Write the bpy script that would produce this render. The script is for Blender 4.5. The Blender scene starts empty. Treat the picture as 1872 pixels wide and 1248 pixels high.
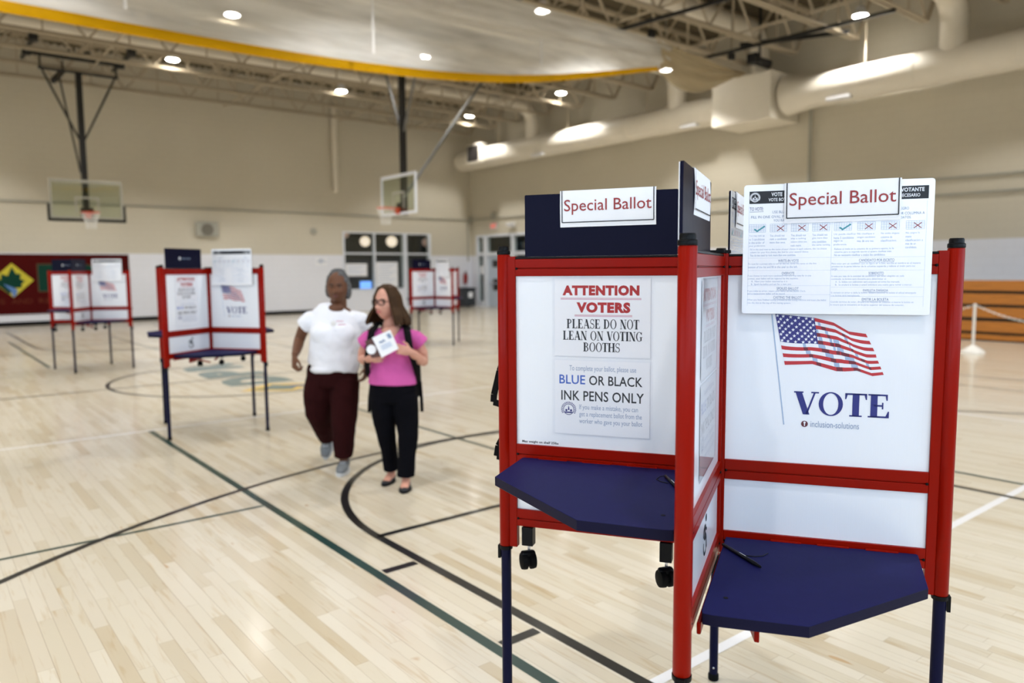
import bpy, math, random
from mathutils import Vector, Matrix
random.seed(7)
D = bpy.data
S = bpy.context.scene
COL = S.collection
PI = math.pi
R_ = math.radians

# ---------------------------------------------------------------- camera
cam_d = D.cameras.new('camera')
cam = D.objects.new('camera', cam_d)
COL.objects.link(cam)
S.camera = cam
cam_d.sensor_width = 36.0
cam_d.lens = 36.0 * 1377.5 / 1872.0
cam_d.clip_end = 200
cam_d.dof.use_dof = True
cam_d.dof.focus_distance = 2.05
cam_d.dof.aperture_fstop = 2.1
RX = Vector((0.77816257, -0.6280131, -0.00790906))      # right
RY = Vector((-0.06552464, -0.06865376, -0.99548641))    # down
RZ = Vector((0.62463552, 0.7751685, -0.09457412))       # forward
cm = Matrix((RX, -RY, -RZ)).transposed().to_4x4()
cm.translation = (0, 0, 1.60)
cam.matrix_world = cm

# ---------------------------------------------------------------- look
S.view_settings.view_transform = 'Standard'
S.view_settings.look = 'None'
S.view_settings.gamma = 1.0
S.view_settings.use_curve_mapping = False
S.view_settings.exposure = 0.0
S.cycles.max_bounces = 8
S.cycles.diffuse_bounces = 5
S.cycles.glossy_bounces = 4
S.cycles.transparent_max_bounces = 12
S.cycles.sample_clamp_indirect = 8.0
S.cycles.use_denoising = True

# ---------------------------------------------------------------- daylight: pale sky seen through the windows behind the camera
DAY = 5.5
LAMP_W = 490.0
wd = D.worlds.new('sky')
S.world = wd
wd.use_nodes = True
bg = wd.node_tree.nodes['Background']
bg.inputs['Color'].default_value = (0.60, 0.79, 1.0, 1)
bg.inputs['Strength'].default_value = DAY
# overcast sky above the horizon, dark ground below it
_n = wd.node_tree.nodes; _l = wd.node_tree.links
_tc = _n.new('ShaderNodeTexCoord'); _sp = _n.new('ShaderNodeSeparateXYZ'); _l.new(_tc.outputs['Generated'], _sp.inputs[0])
_cr = _n.new('ShaderNodeValToRGB'); _l.new(_sp.outputs[2], _cr.inputs['Fac'])
_cr.color_ramp.elements[0].position = 0.0; _cr.color_ramp.elements[0].color = (0.03, 0.035, 0.03, 1)
_cr.color_ramp.elements[1].position = 0.03; _cr.color_ramp.elements[1].color = (0.60, 0.79, 1.0, 1)
_l.new(_cr.outputs['Color'], bg.inputs['Color'])
SOUTH, WEST, NORTH, EAST = -4.6, -11.8, 27.5, 19.85
SOUTH_WINDOWS = [(-10.2, -6.8), (-6.0, -2.6), (-1.8, 1.6), (2.4, 5.8), (6.6, 10.0), (10.8, 14.2)]
WEST_WINDOWS = [(-3.4, -0.2), (0.6, 3.8), (4.6, 7.8), (8.6, 11.8)]
for x0, x1 in SOUTH_WINDOWS:
    pd = D.lights.new('sky_portal', 'AREA')
    pd.shape = 'RECTANGLE'; pd.size = x1 - x0; pd.size_y = 2.8
    pd.cycles.is_portal = True
    po = D.objects.new('sky_portal', pd); COL.objects.link(po)
    po.location = ((x0 + x1) / 2, SOUTH - 0.3, 3.2); po.rotation_euler = (R_(90), 0, 0)
for y0, y1 in WEST_WINDOWS:
    pd = D.lights.new('sky_portal', 'AREA')
    pd.shape = 'RECTANGLE'; pd.size = 2.8; pd.size_y = y1 - y0
    pd.cycles.is_portal = True
    po = D.objects.new('sky_portal', pd); COL.objects.link(po)
    po.location = (WEST - 0.3, (y0 + y1) / 2, 3.2); po.rotation_euler = (0, R_(-90), 0)


# ---------------------------------------------------------------- materials
def lin(c):
    def f(v):
        v /= 255.0
        return v / 12.92 if v <= 0.04045 else ((v + 0.055) / 1.055) ** 2.4
    return (f(c[0]), f(c[1]), f(c[2]), 1.0)


def M(name, rgb, rough=0.5, metal=0.0, coat=0.0, noise=0.0, nscale=8.0, bump=0.0, bscale=60.0, spec=0.5, stretch=None, emit=None, estr=0.0):
    m = D.materials.new(name)
    m.use_nodes = True
    nt = m.node_tree; N = nt.nodes; L = nt.links
    b = N['Principled BSDF']
    b.inputs['Base Color'].default_value = lin(rgb)
    b.inputs['Roughness'].default_value = rough
    b.inputs['Metallic'].default_value = metal
    b.inputs['Coat Weight'].default_value = coat
    b.inputs['Coat Roughness'].default_value = 0.12
    b.inputs['Specular IOR Level'].default_value = spec
    if emit:
        b.inputs['Emission Color'].default_value = lin(emit)
        b.inputs['Emission Strength'].default_value = estr
    if noise or bump:
        tc = N.new('ShaderNodeTexCoord')
        mp = N.new('ShaderNodeMapping')
        L.new(tc.outputs['Object'], mp.inputs['Vector'])
        if stretch:
            mp.inputs['Scale'].default_value = stretch
    if noise:
        n = N.new('ShaderNodeTexNoise'); n.inputs['Scale'].default_value = nscale; n.inputs['Detail'].default_value = 4
        L.new(mp.outputs['Vector'], n.inputs['Vector'])
        cr = N.new('ShaderNodeValToRGB')
        c = lin(rgb)
        cr.color_ramp.elements[0].position = 0.3
        cr.color_ramp.elements[1].position = 0.7
        cr.color_ramp.elements[0].color = tuple(v * (1 - noise) for v in c[:3]) + (1,)
        cr.color_ramp.elements[1].color = tuple(min(1, v * (1 + noise)) for v in c[:3]) + (1,)
        L.new(n.outputs['Fac'], cr.inputs['Fac'])
        L.new(cr.outputs['Color'], b.inputs['Base Color'])
    if bump:
        n2 = N.new('ShaderNodeTexNoise'); n2.inputs['Scale'].default_value = bscale; n2.inputs['Detail'].default_value = 3
        L.new(mp.outputs['Vector'], n2.inputs['Vector'])
        bp = N.new('ShaderNodeBump'); bp.inputs['Strength'].default_value = bump; bp.inputs['Distance'].default_value = 0.01
        L.new(n2.outputs['Fac'], bp.inputs['Height'])
        L.new(bp.outputs['Normal'], b.inputs['Normal'])
    return m


def math_node(nt, op, a, b=None, c=None):
    n = nt.nodes.new('ShaderNodeMath'); n.operation = op
    for i, v in enumerate((a, b, c)):
        if v is None:
            continue
        if isinstance(v, (int, float)):
            n.inputs[i].default_value = v
        else:
            nt.links.new(v, n.inputs[i])
    return n.outputs[0]


def mat_floor():
    m = D.materials.new('maple_boards'); m.use_nodes = True
    nt = m.node_tree; N = nt.nodes; L = nt.links; b = N['Principled BSDF']
    geo = N.new('ShaderNodeNewGeometry'); sep = N.new('ShaderNodeSeparateXYZ')
    L.new(geo.outputs['Position'], sep.inputs[0])
    X, Y = sep.outputs[0], sep.outputs[1]
    xs = math_node(nt, 'DIVIDE', X, 0.0635)
    xi = math_node(nt, 'FLOOR', xs); fx = math_node(nt, 'FRACT', xs)
    wn = N.new('ShaderNodeTexWhiteNoise'); wn.noise_dimensions = '1D'; L.new(xi, wn.inputs['W'])
    ys = math_node(nt, 'MULTIPLY_ADD', wn.outputs['Value'], 9.0, math_node(nt, 'DIVIDE', Y, 0.85))
    yi = math_node(nt, 'FLOOR', ys); fy = math_node(nt, 'FRACT', ys)
    cmb = N.new('ShaderNodeCombineXYZ'); L.new(xi, cmb.inputs[0]); L.new(yi, cmb.inputs[1])
    wn2 = N.new('ShaderNodeTexWhiteNoise'); wn2.noise_dimensions = '2D'; L.new(cmb.outputs[0], wn2.inputs['Vector'])
    cr = N.new('ShaderNodeValToRGB'); L.new(wn2.outputs['Value'], cr.inputs['Fac'])
    cols = [(0.0, (197, 185, 162)), (0.2, (206, 197, 177)), (0.55, (213, 205, 188)), (0.85, (209, 200, 182)), (1.0, (192, 177, 149))]
    el = cr.color_ramp.elements
    el[0].position, el[0].color = cols[0][0], lin(cols[0][1])
    el[1].position, el[1].color = cols[-1][0], lin(cols[-1][1])
    for p, c in cols[1:-1]:
        e = el.new(p); e.color = lin(c)
    # grain, stretched along the boards, different in each board
    mp = N.new('ShaderNodeCombineXYZ')
    L.new(math_node(nt, 'MULTIPLY', X, 34.0), mp.inputs[0]); L.new(math_node(nt, 'MULTIPLY', Y, 2.6), mp.inputs[1])
    L.new(math_node(nt, 'MULTIPLY', wn2.outputs['Value'], 40.0), mp.inputs[2])
    gr = N.new('ShaderNodeTexNoise'); gr.inputs['Scale'].default_value = 1.0; gr.inputs['Detail'].default_value = 5; gr.inputs['Distortion'].default_value = 0.8
    L.new(mp.outputs[0], gr.inputs['Vector'])
    gr2 = N.new('ShaderNodeValToRGB'); L.new(gr.outputs['Fac'], gr2.inputs['Fac'])
    gr2.color_ramp.elements[0].position = 0.56; gr2.color_ramp.elements[0].color = (1, 1, 1, 1)
    gr2.color_ramp.elements[1].position = 0.82; gr2.color_ramp.elements[1].color = lin((216, 190, 142))
    mx = N.new('ShaderNodeMixRGB'); mx.blend_type = 'MULTIPLY'; mx.inputs['Fac'].default_value = 0.8
    L.new(cr.outputs['Color'], mx.inputs['Color1']); L.new(gr2.outputs['Color'], mx.inputs['Color2'])
    # small brown knots
    kn = N.new('ShaderNodeTexNoise'); kn.inputs['Scale'].default_value = 1.0; kn.inputs['Detail'].default_value = 1
    kc = N.new('ShaderNodeCombineXYZ')
    L.new(math_node(nt, 'MULTIPLY', X, 16.0), kc.inputs[0]); L.new(math_node(nt, 'MULTIPLY', Y, 4.5), kc.inputs[1]); L.new(math_node(nt, 'MULTIPLY', xi, 3.7), kc.inputs[2])
    L.new(kc.outputs[0], kn.inputs['Vector'])
    km = N.new('ShaderNodeMapRange'); km.inputs['From Min'].default_value = 0.765; km.inputs['From Max'].default_value = 0.80
    L.new(kn.outputs['Fac'], km.inputs['Value'])
    mk = N.new('ShaderNodeMixRGB'); mk.inputs['Color2'].default_value = lin((176, 136, 84))
    L.new(math_node(nt, 'MULTIPLY', km.outputs['Result'], 0.7), mk.inputs['Fac']); L.new(mx.outputs['Color'], mk.inputs['Color1'])
    # dark joints between the boards
    g1 = math_node(nt, 'LESS_THAN', fx, 0.030); g2 = math_node(nt, 'LESS_THAN', fy, 0.0022)
    wj = math_node(nt, 'MULTIPLY', g1, math_node(nt, 'MULTIPLY_ADD', wn.outputs['Value'], 0.55, 0.2))
    g = math_node(nt, 'MAXIMUM', wj, math_node(nt, 'MULTIPLY', g2, 0.45))
    mj = N.new('ShaderNodeMixRGB'); mj.inputs['Color2'].default_value = lin((120, 96, 62))
    L.new(g, mj.inputs['Fac']); L.new(mk.outputs['Color'], mj.inputs['Color1'])
    L.new(mj.outputs['Color'], b.inputs['Base Color'])
    b.inputs['Roughness'].default_value = 0.30
    b.inputs['Specular IOR Level'].default_value = 0.45
    b.inputs['Coat Weight'].default_value = 0.5
    b.inputs['Coat Roughness'].default_value = 0.14
    wv = N.new('ShaderNodeTexNoise'); wv.inputs['Scale'].default_value = 1.4; wv.inputs['Detail'].default_value = 2
    L.new(geo.outputs['Position'], wv.inputs['Vector'])
    bp = N.new('ShaderNodeBump'); bp.inputs['Strength'].default_value = 0.05; bp.inputs['Distance'].default_value = 0.02
    L.new(wv.outputs['Fac'], bp.inputs['Height']); L.new(bp.outputs['Normal'], b.inputs['Normal'])
    L.new(bp.outputs['Normal'], b.inputs['Coat Normal'])
    return m


def mat_wall(name, axis):
    m = D.materials.new(name); m.use_nodes = True
    nt = m.node_tree; N = nt.nodes; L = nt.links; b = N['Principled BSDF']
    geo = N.new('ShaderNodeNewGeometry'); sep = N.new('ShaderNodeSeparateXYZ'); L.new(geo.outputs['Position'], sep.inputs[0])
    mx = N.new('ShaderNodeMixRGB')
    L.new(math_node(nt, 'GREATER_THAN', sep.outputs[2], 2.24), mx.inputs['Fac'])
    mx.inputs['Color1'].default_value = lin((236, 238, 246))
    mx.inputs['Color2'].default_value = lin((211, 204, 186))
    cv = N.new('ShaderNodeCombineXYZ'); L.new(sep.outputs[axis], cv.inputs[0]); L.new(sep.outputs[2], cv.inputs[1])
    br = N.new('ShaderNodeTexBrick'); L.new(cv.outputs[0], br.inputs['Vector'])
    br.inputs['Scale'].default_value = 1.0; br.inputs['Brick Width'].default_value = 0.406; br.inputs['Row Height'].default_value = 0.203
    br.inputs['Mortar Size'].default_value = 0.006; br.inputs['Mortar Smooth'].default_value = 0.3
    nz = N.new('ShaderNodeTexNoise'); nz.inputs['Scale'].default_value = 0.5; nz.inputs['Detail'].default_value = 3; L.new(geo.outputs['Position'], nz.inputs['Vector'])
    mm = N.new('ShaderNodeMixRGB'); mm.blend_type = 'MULTIPLY'; mm.inputs['Fac'].default_value = 0.12
    L.new(mx.outputs['Color'], mm.inputs['Color1']); L.new(nz.outputs['Fac'], mm.inputs['Color2'])
    mb_ = N.new('ShaderNodeMixRGB'); mb_.blend_type = 'MULTIPLY'
    L.new(math_node(nt, 'MULTIPLY', br.outputs['Fac'], 0.10), mb_.inputs['Fac']); L.new(mm.outputs['Color'], mb_.inputs['Color1'])
    mb_.inputs['Color2'].default_value = (0.3, 0.28, 0.25, 1)
    L.new(mb_.outputs['Color'], b.inputs['Base Color'])
    b.inputs['Roughness'].default_value = 0.55
    bp = N.new('ShaderNodeBump'); bp.inputs['Strength'].default_value = 0.25; bp.inputs['Distance'].default_value = 0.004; bp.invert = True
    L.new(br.outputs['Fac'], bp.inputs['Height']); L.new(bp.outputs['Normal'], b.inputs['Normal'])
    return m


def mat_glass(name, tint=(0.9, 0.95, 0.93), gloss=0.12):
    m = D.materials.new(name); m.use_nodes = True
    nt = m.node_tree; N = nt.nodes; L = nt.links
    out = N['Material Output']; N.remove(N['Principled BSDF'])
    t = N.new('ShaderNodeBsdfTransparent'); t.inputs['Color'].default_value = (*tint, 1)
    g = N.new('ShaderNodeBsdfGlossy'); g.inputs['Roughness'].default_value = 0.03
    mx = N.new('ShaderNodeMixShader'); lw = N.new('ShaderNodeLayerWeight')
    f4 = math_node(nt, 'POWER', lw.outputs['Facing'], 4.0)
    L.new(math_node(nt, 'MULTIPLY_ADD', f4, 0.85, gloss * 0.3), mx.inputs['Fac'])
    L.new(t.outputs[0], mx.inputs[1]); L.new(g.outputs[0], mx.inputs[2]); L.new(mx.outputs[0], out.inputs['Surface'])
    return m


def mat_curtain(name, rgb, trans):
    m = D.materials.new(name); m.use_nodes = True
    nt = m.node_tree; N = nt.nodes; L = nt.links
    out = N['Material Output']; N.remove(N['Principled BSDF'])
    d = N.new('ShaderNodeBsdfDiffuse'); d.inputs['Color'].default_value = lin(rgb)
    tl = N.new('ShaderNodeBsdfTranslucent'); tl.inputs['Color'].default_value = lin(rgb)
    tp = N.new('ShaderNodeBsdfTransparent')
    a = N.new('ShaderNodeMixShader'); a.inputs[0].default_value = 0.55
    L.new(d.outputs[0], a.inputs[1]); L.new(tl.outputs[0], a.inputs[2])
    tc = N.new('ShaderNodeTexCoord'); mp = N.new('ShaderNodeMapping'); mp.inputs['Scale'].default_value = (0.35, 1, 3.2)
    L.new(tc.outputs['Object'], mp.inputs['Vector'])
    nz = N.new('ShaderNodeTexNoise'); nz.inputs['Scale'].default_value = 1.6; nz.inputs['Detail'].default_value = 4; L.new(mp.outputs[0], nz.inputs['Vector'])
    mr = N.new('ShaderNodeMapRange'); mr.inputs['From Min'].default_value = 0.35; mr.inputs['From Max'].default_value = 0.65
    mr.inputs['To Min'].default_value = max(0.0, trans - 0.15); mr.inputs['To Max'].default_value = trans + 0.15
    L.new(nz.outputs['Fac'], mr.inputs['Value'])
    c = N.new('ShaderNodeMixShader')
    L.new(mr.outputs['Result'], c.inputs[0]); L.new(a.outputs[0], c.inputs[1]); L.new(tp.outputs[0], c.inputs[2])
    L.new(c.outputs[0], out.inputs['Surface'])
    return m


MT = {}
MT['floor'] = mat_floor()
MT['wall_x'] = mat_wall('painted_block_wall', 0)
MT['wall_y'] = mat_wall('painted_block_wall_side', 1)
MT['black_line'] = M('black_court_paint', (22, 24, 26), 0.28, coat=0.4)
MT['green_line'] = M('green_court_paint', (22, 58, 54), 0.28, coat=0.4)
MT['white_line'] = M('white_court_paint', (232, 232, 234), 0.28, coat=0.4)
MT['teal_paint'] = M('teal_court_paint', (84, 112, 112), 0.28, coat=0.4)
MT['yellow_paint'] = M('yellow_court_paint', (226, 186, 60), 0.28, coat=0.4)
MT['blue_paint'] = M('blue_court_paint', (64, 92, 150), 0.3, coat=0.3)
MT['red'] = M('red_powder_coat', (138, 15, 1), 0.32, coat=0.06, bump=0.02, bscale=900, spec=0.08)
MT['navy'] = M('navy_steel', (12, 13, 44), 0.35, coat=0.06, spec=0.08)
MT['shelf'] = M('navy_laminate', (25, 26, 74), 0.55, bump=0.03, bscale=500, noise=0.04, nscale=40, spec=0.06)
MT['black'] = M('black_plastic', (11, 11, 13), 0.4, coat=0.04, spec=0.12)
MT['rubber'] = M('black_rubber', (11, 11, 12), 0.6, spec=0.1)
MT['chrome'] = M('bright_steel', (190, 190, 195), 0.25, 1.0)
MT['shelf_edge'] = M('dark_edge_band', (20, 19, 44), 0.5, spec=0.1)
MT['fan_grille'] = M('grey_fan_grille', (118, 114, 104), 0.6)
MT['panel'] = M('white_corrugated_plastic', (234, 237, 243), 0.32, coat=0.5, bump=0.04, bscale=1.0, stretch=(420, 420, 3))
MT['paper'] = M('white_paper', (240, 241, 245), 0.6)
MT['gloss_paper'] = M('laminated_paper', (240, 242, 247), 0.22, coat=0.5, bump=0.10, bscale=9)
MT['sleeve'] = mat_glass('clear_sleeve', (0.99, 0.99, 0.995), 0.03)
MT['header'] = M('black_gloss_card', (14, 14, 36), 0.35, bump=0.05, bscale=14, spec=0.07)
MT['ink_red'] = M('red_ink', (176, 36, 38), 0.6)
MT['ink_brick'] = M('brick_red_ink', (150, 48, 50), 0.6)
MT['ink_pink'] = M('pink_ink', (214, 170, 190), 0.6)
MT['ink_black'] = M('black_ink', (28, 32, 40), 0.6)
MT['ink_blue'] = M('blue_ink', (54, 98, 190), 0.6)
MT['ink_grey'] = M('blue_grey_ink', (138, 156, 186), 0.6)
MT['ink_pale'] = M('pale_blue_ink', (172, 190, 218), 0.6)
MT['ink_navy'] = M('navy_ink', (36, 42, 120), 0.5)
MT['ink_teal'] = M('teal_ink', (80, 158, 170), 0.6)
MT['ink_plum'] = M('plum_ink', (96, 40, 50), 0.6)
MT['flag_red'] = M('flag_red_ink', (186, 44, 52), 0.5)
MT['flag_red_d'] = M('flag_deep_red_ink', (112, 32, 48), 0.5)
MT['flag_white'] = M('flag_white_ink', (232, 234, 240), 0.5)
MT['flag_white_d'] = M('flag_blue_grey_ink', (156, 178, 208), 0.5)
MT['flag_blue'] = M('flag_blue_ink', (46, 46, 122), 0.5)
MT['white_print'] = M('white_print', (225, 228, 235), 0.5)
MT['steel_white'] = M('white_painted_steel', (186, 174, 152), 0.6, spec=0.15, noise=0.04, nscale=3)
MT['deck'] = M('painted_roof_deck', (104, 95, 78), 0.7, spec=0.1, noise=0.05, nscale=2)
MT['duct'] = M('white_duct_paint', (228, 221, 206), 0.45, noise=0.03, nscale=2)
MT['grille'] = M('dark_louvre', (48, 44, 42), 0.6)
MT['black_steel'] = M('black_steel', (20, 20, 21), 0.45)
MT['grey_steel'] = M('grey_steel', (120, 120, 118), 0.4, 0.6)
MT['conduit'] = M('grey_conduit', (168, 167, 156), 0.5)
MT['alu'] = M('white_aluminium', (226, 231, 240), 0.45, noise=0.02)
MT['glass'] = mat_glass('window_glass')
MT['board_glass'] = mat_glass('backboard_glass', (0.86, 0.90, 0.84), 0.12)
MT['dark_room'] = M('dark_lobby_paint', (52, 48, 46), 0.7, noise=0.06)
MT['orange'] = M('orange_rim_paint', (214, 74, 34), 0.4)
MT['net'] = M('white_net_cord', (222, 222, 218), 0.8)
MT['curtain'] = mat_curtain('white_divider_mesh', (243, 243, 240), 0.32)
MT['drape'] = mat_curtain('beige_divider_vinyl', (196, 182, 152), 0.05)
MT['yellow'] = M('yellow_hem_vinyl', (226, 172, 3), 0.5, noise=0.05, nscale=3, spec=0.15)
MT['wood'] = M('bleacher_wood', (180, 112, 32), 0.45, noise=0.22, nscale=6, stretch=(1, 0.35, 6), coat=0.2)
MT['shadow_gap'] = M('bleacher_gap_shade', (28, 24, 20), 0.6)  # near-black tone stands in for the shade in the gaps between bleacher boards
MT['banner'] = M('maroon_banner', (72, 6, 5), 0.7, noise=0.05, spec=0.1)
MT['banner_green'] = M('banner_green', (20, 62, 50), 0.7, spec=0.1)
MT['banner_edge'] = M('banner_pale_edge', (92, 72, 50), 0.7, spec=0.1)
MT['banner_text'] = M('banner_brown_text', (96, 44, 28), 0.7, spec=0.1)
MT['banner_yellow'] = M('banner_yellow', (206, 192, 44), 0.6)
MT['banner_blue'] = M('banner_blue', (88, 128, 190), 0.6)
MT['lamp_lens'] = M('lamp_lens', (255, 255, 255), 0.4, emit=(255, 250, 240), estr=60)
MT['globe'] = M('paper_globe', (255, 240, 226), 0.6, emit=(255, 226, 205), estr=1.1)
MT['globe_dim'] = M('dim_paper_globe', (225, 190, 176), 0.6, emit=(225, 180, 165), estr=0.25)
MT['screen'] = M('lit_screen', (120, 160, 230), 0.3, emit=(120, 170, 255), estr=1.4)
MT['exit_red'] = M('exit_red', (210, 60, 50), 0.5, emit=(230, 90, 70), estr=0.7)
MT['white_plastic'] = M('white_plastic', (226, 226, 226), 0.45)
MT['bin'] = M('charcoal_bin_plastic', (46, 50, 56), 0.5)
MT['extinguisher'] = M('extinguisher_red', (150, 40, 34), 0.3)
MT['door'] = M('pale_blue_door', (186, 198, 212), 0.45, noise=0.03)
MT['skin_brown'] = M('brown_skin', (100, 65, 46), 0.5, spec=0.25, noise=0.06, nscale=25)
MT['skin_fair'] = M('fair_skin', (200, 147, 128), 0.48, spec=0.3, noise=0.06, nscale=22)
MT['lips_brown'] = M('brown_lips', (110, 66, 62), 0.45)
MT['lips_fair'] = M('rose_lips', (184, 104, 104), 0.45)
MT['eye'] = M('eye_white', (150, 138, 128), 0.4, spec=0.2)
MT['iris'] = M('dark_iris', (38, 26, 20), 0.25)
MT['brow_dark'] = M('dark_brow', (56, 44, 38), 0.8)
MT['hair_grey'] = M('grey_hair', (92, 92, 93), 0.8, spec=0.1, noise=0.4, nscale=60, bump=0.6, bscale=90)
MT['hair_brown'] = M('brown_hair', (60, 40, 22), 0.55, spec=0.15, noise=0.32, nscale=30, stretch=(4, 4, 0.7), bump=0.3, bscale=70)
MT['tee_white'] = M('white_cotton', (232, 234, 242), 0.85, bump=0.12, bscale=18, spec=0.1)
MT['tee_pink'] = M('pink_cotton', (200, 92, 160), 0.85, bump=0.12, bscale=20, noise=0.05, spec=0.1)
MT['trouser_maroon'] = M('dark_maroon_cloth', (42, 15, 16), 0.9, noise=0.1, spec=0.05)
MT['trouser_black'] = M('black_cloth', (12, 12, 17), 0.9, noise=0.1, spec=0.05)
MT['shoe_grey'] = M('grey_mesh_shoe', (112, 116, 120), 0.8, noise=0.15, nscale=50)
MT['shoe_sole'] = M('pale_sole', (198, 200, 202), 0.6)
MT['shoe_black'] = M('black_flat_shoe', (20, 22, 28), 0.55)
MT['pack'] = M('black_nylon', (10, 10, 12), 0.7, bump=0.1, bscale=300, spec=0.1)
MT['leather'] = M('brown_leather', (84, 52, 46), 0.5)
MT['chain'] = M('white_plastic_chain', (226, 222, 214), 0.45)


# ---------------------------------------------------------------- mesh builder
class MB:
    def __init__(s):
        s.v = []; s.f = []; s.m = []

    def add(s, vs, fs, m=0, X=None):
        o = len(s.v)
        for p in vs:
            p = Vector(p)
            s.v.append(X @ p if X is not None else p)
        for q in fs:
            s.f.append([o + i for i in q]); s.m.append(m)
        return s

    def box(s, a, b, m=0, X=None):
        x0, y0, z0 = a; x1, y1, z1 = b
        vs = [(x0, y0, z0), (x1, y0, z0), (x1, y1, z0), (x0, y1, z0), (x0, y0, z1), (x1, y0, z1), (x1, y1, z1), (x0, y1, z1)]
        fs = [(3, 2, 1, 0), (4, 5, 6, 7), (0, 1, 5, 4), (1, 2, 6, 5), (2, 3, 7, 6), (3, 0, 4, 7)]
        return s.add(vs, fs, m, X)

    def bar(s, p, q, w, h, m=0, up=(0, 0, 1), X=None):
        p = Vector(p); q = Vector(q); t = (q - p).normalized()
        up = Vector(up)
        if abs(t.dot(up)) > 0.99:
            up = Vector((1, 0, 0))
        a = t.cross(up).normalized(); b = a.cross(t).normalized()
        vs = []
        for c in (p, q):
            for i, j in ((-1, -1), (1, -1), (1, 1), (-1, 1)):
                vs.append(c + a * (i * w / 2) + b * (j * h / 2))
        return s.add(vs, [(3, 2, 1, 0), (4, 5, 6, 7), (0, 1, 5, 4), (1, 2, 6, 5), (2, 3, 7, 6), (3, 0, 4, 7)], m, X)

    def tube(s, pts, r, n=12, m=0, X=None, closed=False):
        pts = [Vector(p) for p in pts]
        rs = r if isinstance(r, (list, tuple)) else [r] * len(pts)
        N = len(pts); vs = []; prev = None
        for i, p in enumerate(pts):
            if closed:
                t = (pts[(i + 1) % N] - pts[i - 1]).normalized()
            else:
                t = (pts[min(i + 1, N - 1)] - pts[max(i - 1, 0)]).normalized()
            if prev is None:
                ref = Vector((0, 0, 1)) if abs(t.z) < 0.9 else Vector((1, 0, 0))
                a = t.cross(ref).normalized()
            else:
                a = (prev - t * prev.dot(t)).normalized()
            prev = a
            b = t.cross(a)
            for k in range(n):
                an = 2 * PI * k / n
                vs.append(p + (a * math.cos(an) + b * math.sin(an)) * rs[i])
        fs = []
        for i in range(N if closed else N - 1):
            j = (i + 1) % N
            for k in range(n):
                k2 = (k + 1) % n
                fs.append((i * n + k, i * n + k2, j * n + k2, j * n + k))
        if not closed:
            fs.append(tuple(range(n - 1, -1, -1))); fs.append(tuple((N - 1) * n + k for k in range(n)))
        return s.add(vs, fs, m, X)

    def lathe(s, prof, n=20, m=0, X=None, c=(0, 0)):
        vs = []; fs = []
        for r, z in prof:
            for k in range(n):
                a = 2 * PI * k / n
                vs.append((c[0] + r * math.cos(a), c[1] + r * math.sin(a), z))
        for i in range(len(prof) - 1):
            for k in range(n):
                k2 = (k + 1) % n
                fs.append((i * n + k, i * n + k2, (i + 1) * n + k2, (i + 1) * n + k))
        fs.append(tuple(range(n - 1, -1, -1))); fs.append(tuple((len(prof) - 1) * n + k for k in range(n)))
        return s.add(vs, fs, m, X)

    def prism(s, poly, z0, z1, m=0, X=None):
        n = len(poly)
        vs = [(x, y, z0) for x, y in poly] + [(x, y, z1) for x, y in poly]
        fs = [tuple(range(n - 1, -1, -1)), tuple(range(n, 2 * n))] + [(i, (i + 1) % n, n + (i + 1) % n, n + i) for i in range(n)]
        return s.add(vs, fs, m, X)

    def flat(s, poly, z=0.0, m=0, X=None):
        return s.add([(x, y, z) for x, y in poly], [tuple(range(len(poly)))], m, X)

    def ball(s, c, r, m=0, n=16, k=10, X=None, fn=None):
        c = Vector(c); r = Vector((r, r, r)) if isinstance(r, (int, float)) else Vector(r)
        vs = []; fs = []
        for i in range(k + 1):
            th = PI * i / k
            for j in range(n):
                ph = 2 * PI * j / n
                d = Vector((math.sin(th) * math.cos(ph), math.sin(th) * math.sin(ph), math.cos(th)))
                p = Vector((d.x * r.x, d.y * r.y, d.z * r.z))
                if fn:
                    p = fn(p, d)
                vs.append(c + p)
        for i in range(k):
            for j in range(n):
                j2 = (j + 1) % n
                fs.append((i * n + j, (i + 1) * n + j, (i + 1) * n + j2, i * n + j2))
        return s.add(vs, fs, m, X)

    def loft(s, pts, rads, n=16, m=0, ref=(1, 0, 0), cap=0.8, X=None):
        pts = [Vector(p) for p in pts]
        rads = [(r, r) if isinstance(r, (int, float)) else r for r in rads]
        N = len(pts)
        T = [(pts[min(i + 1, N - 1)] - pts[max(i - 1, 0)]).normalized() for i in range(N)]
        P = []
        a0, b0 = rads[0]; a1, b1 = rads[-1]
        m0 = min(a0, b0) * cap; m1 = min(a1, b1) * cap
        for q, k in ((1.0, 0.25), (0.85, 0.55), (0.5, 0.85)):
            P.append((pts[0] - T[0] * m0 * q, (a0 * k, b0 * k), T[0]))
        for i in range(N):
            P.append((pts[i], rads[i], T[i]))
        for q, k in ((0.5, 0.85), (0.85, 0.55), (1.0, 0.25)):
            P.append((pts[-1] + T[-1] * m1 * q, (a1 * k, b1 * k), T[-1]))
        vs = []
        for p, (a, b), t in P:
            rf = Vector(ref); u = (rf - t * rf.dot(t))
            if u.length < 1e-4:
                u = Vector((0, 1, 0)) - t * t.y
            u.normalize(); w = t.cross(u)
            for k in range(n):
                an = 2 * PI * k / n
                vs.append(p + u * (a * math.cos(an)) + w * (b * math.sin(an)))
        K = len(P); fs = []
        for i in range(K - 1):
            for k in range(n):
                k2 = (k + 1) % n
                fs.append((i * n + k, i * n + k2, (i + 1) * n + k2, (i + 1) * n + k))
        fs.append(tuple(range(n - 1, -1, -1))); fs.append(tuple((K - 1) * n + k for k in range(n)))
        return s.add(vs, fs, m, X)

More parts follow.
